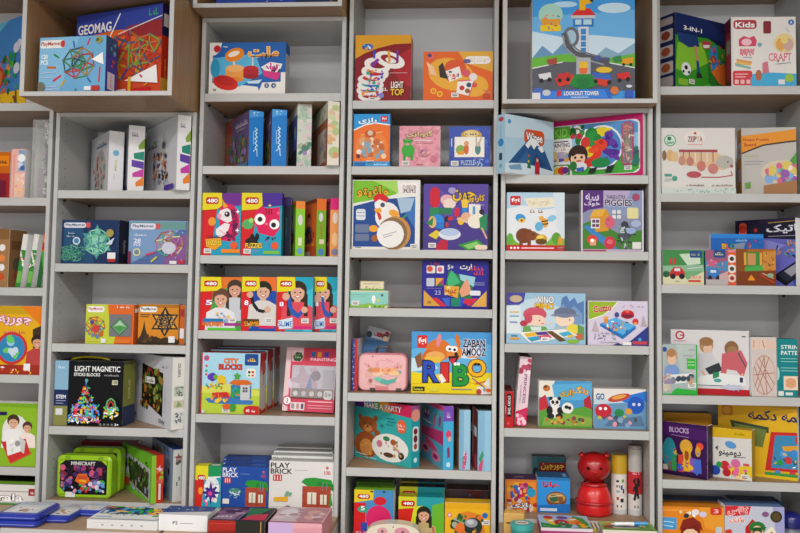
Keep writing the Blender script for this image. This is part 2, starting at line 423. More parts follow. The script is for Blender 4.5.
# ------------------------------------------------------------------ boxed goods
NB = [0]
def sticker(root, w, h, st, n=0):
    sx, sy = st[0]*w/100, st[1]*h/100; sw, sh = (st[2], st[3]) if len(st) > 2 else (.026, .0165)
    q = MB(); x0, x1 = -w/2+sx-sw/2, -w/2+sx+sw/2; z = h-sy
    x0 = max(x0, -w/2+.0005); x1 = min(x1, w/2-.0005)
    q.box(x0, x1, -.0115, -.0108, z-sh/2, z+sh/2, 'e8e6e2')
    paint(q, 'R 12,25,88,40,999;R 20,55,80,75,777', x1-x0, sh, lambda x, y, e: (x0+x, -.0116-e, z+sh/2-y))
    for i in range(len(q.v)): q.v[i] = (q.v[i][0], q.v[i][1]+.0095, q.v[i][2])
    return q.build('price_sticker', PAPER, root)
def B(name, label, fz, u0, u1, vt, art, Y=(.012, .012), d=.06, cat='box', grp=None, L='', R='', T='', Bk=None, st=None, dz=0, lean=0, roll=0, col='fff', tc=None, lc=None, rc=None, h=None, bev=.0011, m=None, bay=None, free=False, crop=1):
    Y0, Y1 = (Y, Y) if not isinstance(Y, tuple) else Y
    z0 = fz+dz+.0004
    P0 = Vector((xat(u0, z0, Y0), Y0)); P1 = Vector((xat(u1, z0, Y1), Y1))
    near = P0 if Y0 < Y1 else P1
    if Y0 == Y1: near = (P0+P1)/2
    if h is None: h = zat(vt, near.x, near.y)-z0
    hn = h
    # keep it between the side panels and off the back panel
    bb = min(range(6), key=lambda i: abs(sum(bayx(i))/2-(P0.x+P1.x)/2)) if bay is None else bay
    lo, hi = bayx(bb)[0]+TH+.0016, bayx(bb)[1]-TH-.0016
    for _ in range(3):
        dv = (P1-P0).normalized(); nv = Vector((-dv.y, dv.x))*d
        cs = [P0, P1, P0+nv, P1+nv]
        if not roll and not free:
            for c in cs:
                if c.y > -.004 and c.x > hi:
                    if c in (cs[1],) and abs(dv.y) < .3: P1.x -= c.x-hi
                    else: P0.x -= c.x-hi; P1.x -= c.x-hi
                    break
            dv = (P1-P0).normalized(); nv = Vector((-dv.y, dv.x))*d
            for k, c in enumerate((P0, P1, P0+nv, P1+nv)):
                if c.y > -.004 and c.x < lo:
                    if k == 0 and abs(dv.y) < .3: P0.x += lo-c.x
                    else: e_ = lo-c.x; P0.x += e_; P1.x += e_
                    break
        my = max(c.y for c in (P0, P1, P0+nv, P1+nv))
        if my > .291: P0.y -= my-.291; P1.y -= my-.291
    dv = P1-P0; w = dv.length; rz = math.atan2(dv.y, dv.x)
    mid = (P0+P1)/2
    if not dz and not free and abs(fz-CZ.get(bb, 0)) > .01:
        ab = [q_-SHT for q_ in FL[bb] if q_-SHT > fz+.02]+[TOPB.get(bb, TALL)-TH]+([zat({0: 10, 3: 2.8, 5: 4}[bb], sum(bayx(bb))/2, DEEP)] if bb in (0, 3, 5) else [])
        h = min(h, min(ab)-z0-.0015)
    z0 += d*math.sin(math.radians(lean))+w/2*math.sin(math.radians(abs(roll)))
    q = MB(); cols = {'F': col, 'R': rc or col, 'L': lc or col, 'T': tc or col}
    q.box(-w/2, w/2, 0, d, 0, h, col, bev, cols)
    NB[0] += 1
    paint(q, art, w*crop, h, lambda x, y, e: (-w/2+x, -e, h-y), NB[0], wl=w)
    if R: paint(q, R, d, h, lambda x, y, e: (w/2+e, x, h-y), NB[0])
    if L: paint(q, L, d, h, lambda x, y, e: (-w/2-e, d-x, h-y), NB[0])
    if T: paint(q, T, w, d, lambda x, y, e: (-w/2+x, d-y, h+e), NB[0])
    o = q.build(name, m or CARD)
    o.matrix_world = Matrix.Translation((mid.x, mid.y, z0)) @ Matrix.Rotation(rz, 4, 'Z') @ Matrix.Rotation(math.radians(-lean), 4, 'X') @ Matrix.Rotation(math.radians(roll), 4, 'Y')
    o.rotation_mode = 'XYZ'
    tag(o, label, cat, grp)
    if st: sticker(o, w, h, st)
    o['_w'], o['_h'], o['_d'] = w, h, d
    return o
def flat(name, label, z, u0, u1, v0, v1, th, art, Fr='', cat='box', grp=None, col='fff', fc=None, m=None, skew=0, rz=None):
    """a box lying flat: u0..u1 along its front top edge at row v0, back edge at row v1"""
    zt = z+th
    # depth of the front and of the back edge from their rows
    def yrow(v, u):
        Y = -.2
        for _ in range(30):
            X = xat(u, zt, Y); e = zat(v, X, Y)-zt
            Y2 = Y+.01; X2 = xat(u, zt, Y2); e2 = zat(v, X2, Y2)-zt
            Y -= e*.01/(e2-e)
        return Y
    um = (u0+u1)/2; ya, yb = yrow(v0, um), yrow(v1, um)
    yb = min(yb, -.004)
    xa, xb = xat(u0, zt, ya), xat(u1, zt, ya); w, d = xb-xa, yb-ya
    q = MB(); q.box(-w/2, w/2, 0, d, 0, th, col, .001, {'F': fc or col, 'T': col, 'L': fc or col, 'R': fc or col})
    NB[0] += 1
    paint(q, art, w, d, lambda x, y, e: (-w/2+x, d-d*0-y if False else d-y, th+e), NB[0])
    if Fr: paint(q, Fr, w, th, lambda x, y, e: (-w/2+x, -e, th-y), NB[0])
    o = q.build(name, m or CARD); o.location = ((xa+xb)/2, ya, z+.0004); o.rotation_euler.z = math.radians(rz or 0)
    tag(o, label, cat, grp); o['_y'] = (ya, yb)
    return o
# ================================================================== bay 0 (leftmost)
f = FL[0]
B('picture_book_box', 'tall box with bright landscape picture turned beside the overhead cabinet at far left', f[0], -22, 26, 13,
  'R 0,0,100,100,48c;P 6bd,0,0,60,0,0,30;P c33,0,30,40,45,60,60,40,80,0,80;B 20,42,70,82,26,5,3,c42,d73,a22,e94;P fc2,0,80,100,80,100,100,0,100;B 50,40,98,80,24,4,4,294,5b3,163;B 75,25,98,60,9,6,9,dde,bcd,8ab;B 5,80,95,98,18,3,5,338,a31,593;L 753,3,80,80,82,98;D 30,25,10,e99', Y=(.25, .06), d=.05, cat='box')
B('toy_box', 'orange and red box on second shelf at the far left photo edge', f[1], -24, 9, 152, 'R 0,0,100,100,a22;R 0,0,100,45,c60;R 60,8,95,30,e80;X 75,20,30,10,321;R 40,60,90,95,713;L 533,3,70,55,70,95', Y=(.06, .06), d=.1)
B('story_book_box', 'pale pink box with blue flower corner beside the orange and red box', f[1], 10, 24, 149, 'R 0,0,100,100,f5b9b0;R 50,2,98,45,8ac;D 70,18,8,fff;D 62,32,6,dde;D 80,38,5,46a;R 10,50,90,96,f8cdb8;L f0a090,3,20,10,20,95;B 20,50,90,90,10,4,2,fdd,fc9,faa', Y=(.05, .05), d=.1)
def blister():
    x0, z0 = xzat(29, 197, .05)[0], f[1]; x1 = xat(47, z0, .05); h = zat(119, x0, .05)-z0; wd = x1-x0
    r = tag(empty('blister_pack', ((x0+x1)/2, .05, z0+.0005)), 'tall clear blister pack with white skull charms next to the left bookcase post', 'toy pack')
    q = MB(); q.box(-wd/2, wd/2, .03, .033, 0, h, '998', .0004); paint(q, 'R 0,0,100,100,a9a8a6;R 55,0,100,100,2a2a2c;R 20,60,60,96,989;C 50,30,98,95,30,5,4,111,a4a,555,ddd;R 5,2,60,10,777', wd, h, lambda x, y, e: (-wd/2+x, .03-e, h-y)); q.build('backing_card', PAPER, r)
    for i, (px, pz, s) in enumerate(((.18, .93, .011), (.3, .86, .012), (.2, .79, .012), (.32, .72, .011), (.3, .25, .012), (.22, .1, .013))):
        q = MB(); q.lathe([(0, -s, 'eee'), (s*.6, -s*.8, 'eee'), (s*.7, -s*.3, 'eee'), (s, s*.2, 'eee'), (s*.75, s*.8, 'eee'), (0, s, 'eee')], 12)
        for k in (-1, 1): q.box(k*s*.4-s*.18, k*s*.4+s*.18, -s*1.02, -s*.8, s*.05, s*.4, '222')
        q.build('skull_charm', PLAST, r, (px*wd-.0*wd+wd*.05, .014, pz*h))
    q = MB(); q.box(-wd/2+.004, wd/2-.002, 0, .0005, .003, h-.003, 'fff'); q.build('clear_front', FILM, r)
blister()
B('toy_box', 'brown cardboard coloured box with small round pictures on the leftmost third shelf', f[2], -26, 7.5, 229, 'R 0,0,100,100,a67c52;R 0,0,100,18,8a6238;D 80,32,6,eee;D 80,50,6,e84;D 80,66,6,eee;D 80,82,6,c52;R 10,25,60,80,6b4a2c;T 35,50,36,12,f0d9a0,PLAY', Y=(.05, .03), d=.09, rc='8b6640', R='R 15,20,85,35,6a4a2a;D 50,60,12,554;D 50,80,9,943')
for i, (a, b_, lb, t) in enumerate(((15, 20, 'slim green and white box leaning beside the brown box', 0), (26, 31, 'slim green box leaning third from the left photo edge', .0), (36.5, 41, 'slim green box with orange corner leaning against left bookcase post', 0))):
    B('card_game_box', lb, f[2], a, b_, 234, ('R 0,0,100,100,3a8a3a;R 0,0,100,30,e2e2dc;P e8e4dc,0,30,100,55,100,62,0,40;R 10,70,90,92,7b5;C 10,34,90,66,8,5,%d,c43,fff,295' % i) if i < 2 else 'R 0,0,100,100,4a4;R 0,0,100,32,e62;B 10,4,90,28,6,6,3,f93,c31,fc5;P 2a6a33,0,40,100,70,100,100,0,100', Y=.05+.004*i, d=.13, roll=7 if i < 2 else 6, grp=None)
B('board_game_box', 'yellow game box with blue globe and pink lettering on the left edge shelf', f[3], -14, 40, 306,
  'R 0,0,100,100,e6b01c;R 0,0,100,12,caa018;P e9801c,60,0,100,0,100,30;O 50,22,62,16,fde,a48,جورپه;X 50,38,40,5,c56;D 46,62,24,c33;D 46,62,20,38b;B 34,48,58,76,9,6,5,6c6,9cd,cde;P 432,0,40,18,48,16,75,0,90;P 432,84,34,100,28,100,60,86,64;K 93,52,8,322,d9a080,b44;R 0,86,100,100,a33020;C 10,88,95,98,16,4,3,fc3,fff,e62;R 70,84,82,94,eee', Y=.012, d=.06)
B('board_game_box', 'lime green box with children and white cube on lowest left shelf', f[4], -18, 40, 403,
  'R 0,0,100,100,8cba2a;P 7aa822,0,0,100,0,100,8,0,5;Q 28,14,42,20,2,225;E 58,45,24,26,e8e6e0;K 54,30,9,432,e0b090,eee;K 80,38,7,533,dba882,f4e4dc;P c33,34,62,52,94,88,80,78,56;P eee,42,58,66,52,70,76,46,84;P ccc,66,52,78,60,76,80,70,76;B 50,58,66,74,6,4,4,fff,999,ddd;L d43,2,34,60,52,95,90,78', Y=(.012, .012), d=.05, st=None)
B('board_game_box', 'dark green edged flat game box stacked on the white lettered box', FL[0][5], -30, 38, 481, 'R 0,0,100,100,58801f', Y=.02, d=.2, dz=zat(484.5, xat(10, FL[0][5], .02), .02)-FL[0][5]+.0008, T='R 0,0,100,100,26301a', cat='box')
B('board_game_box', 'white flat box with black outlined lettering stacked at bottom left', FL[0][5], -34, 40, 484.5, 'R 0,0,100,100,e4e2de;L 999,5,0,38,100,38;O 52,72,56,40,fff,222,Virala;R 88,20,100,60,a22;X 94,40,6,24,fff', Y=.02, d=.2, dz=zat(502.5, xat(10, FL[0][5], .02), .02)-FL[0][5]+.0004)
B('board_game_box', 'bright grass green box under the white lettered box at bottom left', FL[0][5], -34, 36, 502.8, 'R 0,0,100,100,3a8a2a;C 0,10,100,100,60,16,3,2a6a1a,5aaa3a,163a10,7b4', Y=.02, d=.2, lc='3a8a2a')
# blue rounded cases on the counter
def bluecase(label, u0, u1, v0, v1, n=1, tilt=0, seed=1, z=None, b=0, kind='magnetic_game_case'):
    z = LEDGE if z is None else z; th = .021
    tmp = MB(); X0_, _ = xzat(u0, v0, -.2)
    zt = z+th*n
    Y = -.15
    for _ in range(40):
        X = xat((u0+u1)/2, zt, Y); e = zat(v0, X, Y)-zt; X2 = xat((u0+u1)/2, zt, Y+.01); e2 = zat(v0, X2, Y+.01)-zt
        Y -= e*.01/(e2-e)
    xa, xb = xat(u0, zt, Y), xat(u1, zt, Y); w_, d_ = xb-xa, min(.16, -.006-Y)
    for i in range(n):
        r = tag(empty(kind, (xa, Y+.001*i, z+th*i+.0005), math.radians(tilt)), label if n == 1 else label[i], 'game case', 'blue rounded cases on the counter')
        q = MB(); q.slab(w_, d_, th-.001, .022, '2337a5', None); q.build('case_shell', PLAST, r)
        q = MB(); q.box(w_*.1, w_*.9, d_*.16, d_*.92, th-.001, th+.0002, 'c8d0dc')
        paint(q, 'R 0,0,100,100,d4d8dc;R 0,0,100,30,b9c4d8;R 18,52,82,96,e8e8ea;B 22,56,78,92,10,6,%d,c96,b85,da8,865;C 20,8,80,26,12,6,%d,d33,3a3,fc3' % (seed, seed), w_*.8, d_*.76, lambda x, y, e: (w_*.1+x, d_*.92-y, th+.0002+e)); q.build('printed_sleeve', CARD, r)
        q = MB(); q.box(w_*.06, w_*.94, -.0006, .0004, th*.42, th*.5, '8a96d8'); q.build('seam', PLAST, r)
bluecase(['lower of the two stacked blue cases at bottom left', 'upper of the two stacked blue cases at bottom left'], -6, 37, 514.5, 503, 2, 0, 3)
bluecase('single blue case between the stacked pair and the small blue case behind', 43, 68, 517, 504, 1, 0, 5)
bluecase('small blue case further back beside the white flat picture box', 74, 101, 510.5, 503, 1, -3, 8)
# ================================================================== bay 1
c1 = CZ[1]
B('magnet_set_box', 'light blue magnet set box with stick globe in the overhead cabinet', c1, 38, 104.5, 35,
  'R 0,0,100,100,6fb0dc;P 86c2e8,0,0,60,0,30,100,0,100;Q 1,5,37,19,3,f4f2ee;T 17,12,30,9,a33,PlayMagnet;Q 32,6,38,18,3,c33;T 8,34,9,8,fff,120;T 8,44,11,8,fff,PCS;L 283,3,22,30,30,37;L c62,4,12,53,26,54;L c35,4,22,78,34,68;L 36a,3,51,8,53,20;L c35,3,76,4,72,16;L ca4,4,34,88,40,76;L 385,3,57,92,57,100;L 36a,3,74,74,79,82;L c43,3,92,55,91,82;M 60,47,30,4,b33,a83,484,355,b55,355;P fff,96,30,98,52,80,42;D 90,8,6,a93;D 88,8,3,463;E 4,88,7,9,776;R 70,89,80,96,f4f4f4;R 81,88,93,97,b33;L dde,1,4,64,28,62;L dde,1,4,72,26,71;L dde,1,12,88,30,87;L dde,1,12,93,30,92',  # white triangle near the right edge is glare painted into the artwork
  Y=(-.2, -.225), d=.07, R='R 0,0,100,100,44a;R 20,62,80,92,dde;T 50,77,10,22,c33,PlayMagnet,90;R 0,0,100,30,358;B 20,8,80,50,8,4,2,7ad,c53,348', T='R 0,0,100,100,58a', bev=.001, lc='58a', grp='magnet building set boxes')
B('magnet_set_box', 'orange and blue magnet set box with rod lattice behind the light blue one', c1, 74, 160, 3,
  'R 0,0,100,100,d8502c;R 0,0,100,26,3a4aa8;P eb6a20,0,26,46,22,100,26,60,44,0,60;P 9a3038,60,20,100,16,100,36,58,30;L fff,1.6,40,30,52,4;L e8e8f0,1,50,27,100,13;O 22,17,40,11,fff,44a,GEOMAG;X 90,8,10,8,4b6;M 60,52,28,11,8a4,b63,448,c93,a44,557;M 84,52,22,3,c74,c43,557,8a4;P fff,96,66,98,86,60,80;L eb3,4,66,76,66,98;L c33,3,62,26,62,36;E 22,70,16,20,e07030;R 50,89,62,97,f4f4f4;R 70,89,90,97,c22;C 12,40,96,88,10,5,4,fc4,e93,c22', Y=(-.05, -.17), d=.04, R='R 0,0,100,100,c9341c;R 0,0,100,34,225;R 20,10,80,24,ddd;R 0,80,100,100,da3;X 50,70,14,24,fd4,90', T='R 0,0,100,100,445', bev=.001, grp='magnet building set boxes')  # the low white triangle is a painted lamp reflection, not print
f = FL[1]
# three white boxes turned spine outwards
SPB = 'R 0,0,100,100,f0f0f2;P 8a4,60,30,100,18,100,34,66,36;P 2a8f7a,34,42,98,38,98,52,36,50;P 64a,22,52,98,54,98,65,22,62;P c4a,28,72,98,64,98,77,30,78;P e83,48,86,98,76,98,90,52,92;X 40,14,36,6,446'
B('building_set_box', 'thin white box with plain spine and round turquoise badge on the top row', f[0], 90, 107.5, 130.5, 'R 0,0,100,100,d0d4da;E 55,60,30,34,b8b0ac;B 20,35,85,92,26,5,3,c65,6a8,a54,dcb,799;X 60,18,60,8,579;R 0,90,50,100,7a6', Y=(.22, .03), d=.052, R='R 0,0,100,100,eeeef2;D 48,36,5,7bd;T 48,56,16,18,bc6,STEM,90;L bbb,1,40,70,40,80', tc='ddd', grp='white boxes turned spine outwards')
B('building_set_box', 'white box with fan of coloured bars on spine, between the other two white boxes', f[0], 121, 127, 125, 'R 0,0,100,100,446;R 0,0,100,90,889', Y=(.2, .03), d=.055, R=SPB, tc='ddd', lc='555', grp='white boxes turned spine outwards')
B('building_set_box', 'largest white box with gemstone picture and coloured bar spine by the right post', f[0], 145, 176, 113, 'R 0,0,100,100,d8dae0;X 22,28,34,10,355;B 28,42,74,88,60,4,6,345,a54,da6,bcd,2a6a7a,e94;C 28,42,74,88,40,5,7,c33,369,eee,333;L 876,1,46,30,46,46;L 876,1,62,18,62,42;E 62,34,4,5,556;Q 68,91,96,98,2,53a', Y=(.24, -.035), d=.047, R=SPB.replace('MORE', 'BIG'), tc='e4e4e6', grp='white boxes turned spine outwards')
# second row
B('magnet_set_box', 'dark navy magnet set box with glowing green star models', f[1], 58.5, 118, 220, 'R 0,0,100,100,253e6a;R 3,4,97,97,27517a;P 1c3560,30,0,100,0,100,100,60,100;Q 3,6,42,18,5,dde;T 23,12,34,7,345,PlayMagnet;Q 42,5,50,18,4,c55;S 62,50,40,6,.55,4a9a94;S 62,50,33,6,.5,7cc4b0;M 62,50,32,4,7dd0ae,9ae0c0,58a890,4a8a9a;M 26,74,22,5,4a9a80,70c0a0,3a7a7a;M 10,76,18,8,4a9a80,5ab094;D 28,48,9,cde;D 28,48,6,48a;D 86,30,9,a95;X 18,30,14,5,bcd;X 18,37,14,5,bcd;R 83,74,97,88,eee;R 84,88,97,95,b33;P cde,78,56,94,40,90,56', Y=(.04, .03), d=.08, R='R 0,0,100,100,171e38;T 50,60,30,30,aab,PlayMagnet,90', tc='345', grp='magnet building set boxes')
B('magnet_set_box', 'lilac blue magnet set box with stick ball and round badge', f[1], 128, 186, 220.5, 'R 0,0,100,100,5a6ea8;P 7a9cc8,0,0,100,0,60,60,0,100;P 8a5a9a,70,40,100,30,100,100,60,100;R 2,3,98,20,6a9a98;Q 3,6,46,20,5,dde;T 24,13,36,8,456,PlayMagnet;Q 46,6,54,19,4,c55;X 22,32,26,6,dde;T 15,46,12,10,eef,28;T 15,55,12,6,eef,PCS;M 70,52,32,6,a44,488,b6a,4a8,dd9,c84;E 70,62,12,14,ccd;D 15,72,9,dda;D 15,72,6,789;L c46,4,30,78,46,72;L cc4,4,40,94,50,82;L 48a,3,20,86,34,88;R 72,91,84,98,eee;R 86,88,98,98,b35;C 60,20,98,90,18,4,3,f9c,9cf,cfc,c8f;R 0,70,5,98,724', Y=(.03, .035), d=.08, tc='89a', grp='magnet building set boxes')
# third row
B('magnet_set_box', 'lime and orange magnet box with windowed grey panel showing green octahedron', f[2], 85, 133, 304.5, 'R 0,0,100,100,c4d040;P e06a28,45,0,100,0,100,100,60,100,66,60,50,50;Q 3,5,38,20,5,f2f2f2;T 20,12,30,9,c43,PlayMagnet;M 20,55,26,3,c33,48a,8a3,d83,c33;D 22,62,10,c44;D 14,45,5,44a;B 8,70,36,84,6,5,2,c62,a33,68a;R 50,25,96,80,77787c;P 6a9a7a,72,34,90,56,72,78,54,56;P aed0b0,72,40,84,56,72,70,60,56;P 4a9a4a,72,52,84,56,72,70,60,56;L 363,2,54,56,72,34,90,56,72,78,54,56;R 62,88,94,97,e07a2a;X 78,6,26,6,fff;R 34,86,44,97,e8e8e8;L ec5,1.5,3,93,30,92', Y=(.012, .012), d=.07, R='R 0,0,100,100,c8602a;R 10,10,90,20,eee', grp='magnet building set boxes')
B('magnet_set_box', 'amber magnet box with black stick star over city skyline', f[2], 137.5, 178, 304, 'R 0,0,100,100,d88a1c;R 0,0,100,9,b0701a;Q 4,6,46,20,5,f0f0ec;T 25,13,38,9,345,PlayMagnet;P 3a2a14,0,86,6,80,12,60,15,40,18,60,24,80,34,84,44,80,56,86,70,82,80,88,90,84,100,90,100,100,0,100;R 0,96,100,100,2a2010;S 66,44,38,6,.58,2c2a20;S 66,44,31,6,.55,e0a03c;M 66,44,22,3,222,443,666,222;L 222,2,66,8,50,60,82,60,66,8;L 222,2,66,80,50,28,82,28,66,80;B 4,70,40,96,5,7,3,5a4020,4a3018;R 76,80,92,96,eee;L 543,1.5,5,26,30,26;L 543,1.5,5,31,26,31', Y=(.03, .055), d=.07, R='R 0,0,100,100,c8641c;R 0,60,100,84,ddd;T 50,40,14,30,420,PlayMagnet,90', rc='c8641c', grp='magnet building set boxes')
B('magnet_set_box', 'thin orange box end showing past the amber magnet box by the post', f[2], 179, 184, 305, 'R 0,0,100,100,d06a20;R 10,60,90,85,eee;R 10,10,90,30,a33', Y=(.06, .06), d=.06, grp='magnet building set boxes')
# fourth row
def carry(u0, u1, vt, fz):
    o = B('magnet_set_box', 'black light magnetic sticks box with glowing castle, olive side and yellow handle', fz, u0, u1, vt,
      'R 0,0,100,100,0c0d12;R 0,0,20,45,8ab4d0;R 0,45,20,70,1c2c5c;R 0,70,20,100,8a8a4c;T 10,56,14,6,fff,STEM;L aac,1,3,62,17,62;L aac,1,3,66,14,66;R 3,74,13,84,ddd;X 10,10,10,5,def;T 62,12,66,8.5,f4f4f4,LIGHT MAGNETIC;T 47,21,38,5,f4f4f4,STICKS BLOCKS;X 83,21.5,22,3,bbb;R 84,29,92,36,ddb;T 88,32.5,6,5,222,108;D 47,30,2.6,6a9;L 5ae,2,46.6,30,46.6,42;P 24486a,47,34,53,54,41,54;C 42,40,52,54,22,5,3,e33,3c8,5af,ec3,e53;L e44,2,38,56,56,56;E 47,60,9,8,2a1418;C 37,54,57,66,40,4.6,5,e33,3c8,5af,ec3,8d3;L 3c8,2,32,68,62,68;E 47,80,22,15,1a1a2a;C 28,67,66,78,60,5.2,9,e33,3c8,5af,ec3,e8c,8d3,39f;L e33,4,34,74,34,86;L ec3,4,42,74,42,86;L 3c8,4,50,74,50,86;L 5af,4,58,74,58,86;C 25,80,70,93,80,5,12,e33,3c8,5af,8d3,fff,39f,e5a;C 25,86,70,94,40,4.6,14,e33,39f,fff,ec3;C 76,70,96,86,44,6,7,e33,3c8,5af,ec3,fff,8d3;L 6a6,2.4,79,70,81,60,86,56,91,60,93,70;L c44,1.6,82,70,83,64,86,60,89,64,90,70;T 80,96,20,3,999,o o o o;T 95,96,6,4,fff,3+',
      Y=.02, d=.1, R='R 0,0,100,100,8a9248;R 0,70,100,100,1c2c58;T 50,45,20,30,dd9,LIGHT MAGNETIC,90;R 0,0,100,6,5a6030', tc='2a2a22')
    w, h, d = o['_w'], o['_h'], o['_d']
    q = MB(); q.tube([(-w*.08+ .13*w*math.cos(a)*2.2, d/2, h-.004+.014*math.sin(a)) for a in [math.pi*k/10 for k in range(11)]], .0035, 'd8c828', 8)
    t = q.build('handle', PLAST, o); t['label'] = 'yellow carry handle'
carry(53, 122, 361, f[3])
B('building_set_box', 'white box with dark stone wall picture turned beside the black magnetic box', f[3], 135, 174, 358, 'R 0,0,100,100,d2d2da;P 1c1a14,24,14,78,24,78,86,24,66;B 26,20,76,56,40,5,3,8a5a2a,a87838,4a6a2a,6a4a22,7a9a3a;B 26,50,76,76,40,5,4,c06a28,4a5a22,2a3a1a,8a9a4a,3a2a18;L b33,2,36,34,42,22,50,20,56,28,58,36;R 36,32,60,41,eee;X 48,36.5,20,6,533;X 84,14,14,4,555;T 80,92,14,7,555,Diy;T 8,90,14,6,667,168;X 6,6,8,4,99b;L bbc,1.5,86,40,86,80', Y=(.2, -.02), d=.05, R='R 0,0,100,100,e8e6e0;T 50,18,22,20,222,COLORFUL,90;R 15,40,85,54,bcb;C 20,41,80,53,14,4,3,555,998;R 15,60,85,70,cdc8b0;B 30,62,70,68,4,3,3,8a6;R 15,76,85,92,ddd;C 25,78,75,90,14,4,5,444,777', tc='e0e0e4')
# bottom of bay 1
z = FL[1][4]
def mcase(label, u0, u1, vt, Y, art, dd=.05):
    x0, x1 = xat(u0, z, Y), xat(u1, z, Y); h = zat(vt, (x0+x1)/2, Y)-z; wd = x1-x0
    r = tag(empty('play_case', ((x0+x1)/2, Y, z+.0005)), label, 'toy case', 'lime green play cases')
    q = MB(); q.slab(wd, h, dd, .018, '9ac820', '9ac820', 5)
    q.v = [(x-wd/2, dd-zz, y) for x, y, zz in q.v]; q.build('case_shell', PLAST, r)
    q = MB(); pw, ph = wd*.86, h*.8
    q.box(-pw/2, pw/2, -.0012, .0004, h*.1, h*.1+ph, '151018', .0003)
    paint(q, art, pw, ph, lambda x, y, e: (-pw/2+x, -.0012-e, h*.1+ph-y), 5); q.build('picture_panel', CARD, r)
    for k in (-1, 1):
        q = MB(); q.box(k*wd*.3-.008, k*wd*.3+.008, -.003, .002, h-.016, h-.002, '7fa818', .001); q.build('latch', PLAST, r)
    return r, wd, h
MC = 'R 0,0,100,100,17101c;C 2,14,98,60,60,10,12,2c1a36,3a2250,241430,4a2a3a;P 9ac820,0,0,12,0,0,14;P 9ac820,100,0,88,0,100,14;P 9ac820,0,100,0,78,16,100;O 50,9,52,11,ddd,333,MINECRAFT;B 4,16,96,80,50,8,6,714a7a,4a2a6a,a03a6a,2a3a7a,7a2a3a,d05a7a;P e06a20,34,60,40,40,58,38,66,60,50,74;P f4b020,42,60,48,48,56,50,58,64;R 40,44,60,56,c8502a;B 28,70,74,94,18,6,8,3aa04a,48a,e8a,d0c8e0,c33;B 66,60,96,90,12,7,9,6a9ad0,dcd,8ac,3a3;R 84,20,92,42,b03a5a;B 4,52,28,84,10,6,4,c66,7a4a9a,48a'
r, wd, h = mcase('front lime green play case with the lit block landscape panel at bottom left', 55.5, 110, 456, .03, MC)
q = MB(); q.box(-wd*.32, -wd*.14, -.0024, -.0013, h*.03, h*.15, 'e6e4e0'); q.build('price_sticker', PAPER, r)
mcase('lime green play case standing directly behind the front one', 71, 119, 448.5, .11, 'R 0,0,100,100,20182a;B 4,10,96,90,40,9,3,4a3a6a,2a4a3a,7a4a3a,3a3a5a')
B('building_set_box', 'flat green topped box with dark red lid edge behind the lime cases', z, 80, 136, 441.5, 'R 0,0,100,100,5fae2c;R 0,0,100,14,7a1e1e;D 3,18,3,fff', Y=.248, d=.04, tc='7a1e1e')
B('building_set_box', 'green box with red spine and forest picture, turned beside lime cases', z, 121, 150.5, 456, 'R 0,0,100,100,6fb62e;P b8b8c0,4,14,96,30,96,96,4,72;P 2f3a20,20,24,92,40,92,92,30,76;B 10,20,92,80,44,6,5,3a5a2a,6a8a3a,2a2a1a,8a9ab0,5a3a3a;B 2,18,30,80,16,7,6,8ab040,503a6a,333,c8c8d8;B 40,70,90,92,8,8,7,8aa0c8,9a8a70,cdc;R 0,70,30,86,c83a20', Y=(.215, -.012), d=.042, R='R 0,0,100,100,8cc43a;P c8341c,35,0,100,0,100,100,45,100;S 70,30,9,5,.5,dcd;S 66,55,8,4,.5,c55;R 62,60,80,94,ddd;B 10,20,90,60,10,5,3,c8341c,8cc43a,e0664a', tc='a03224', T='R 0,0,100,100,a83626;P 6fb62e,0,70,100,70,100,100,0,100')
B('building_set_box', 'pale grey spined box with blue starry lid against the right post', z, 151, 172, 450, 'R 0,0,100,100,8a9ab0;B 4,4,96,96,30,8,3,2a4a8a,4a6aa8,223,a64', Y=(.26, .02), d=.036, R='R 0,0,100,100,c9c9c4;S 50,16,9,5,.45,844;B 20,8,80,30,6,4,3,555,a88;L 444,2,60,52,60,60;L 444,2,40,62,40,70;L 999,1,80,10,80,90', tc='24468c', T='R 0,0,100,100,24468c;C 0,0,100,100,24,9,4,7ad,123,9be,46a')
flat('picture_puzzle_box', 'white edged flat box with scattered toy picture on the counter left', LEDGE, 87, 157.5, 520.5, 507, .028, 'R 0,0,100,100,e6e6e8;R 2,2,98,70,2a6ab0;C 4,5,96,66,60,22,3,e93,3ad,c33,fc5,4b4,ddd,246;R 2,62,98,97,e9e9ea;L 36a,4,8,84,30,82;E 90,70,6,6,3a6;C 10,64,70,70,10,8,3,555,bbb', 'R 0,0,100,100,e2e2e2;L bbb,3,8,30,70,26;T 50,56,60,20,aab,. . . . .')
flat('tablet_box', 'white flat box lettered P2 on its front edge', LEDGE, 159, 207.5, 515, 506, .05, 'R 0,0,100,100,d8d8da;P 2a4a8a,0,0,100,0,100,55,0,80;C 4,6,96,60,18,10,3,8ab,246,ccd', 'R 0,0,100,100,eeeef0;T 34,50,10,20,446,P2;L 668,3,44,52,70,52')
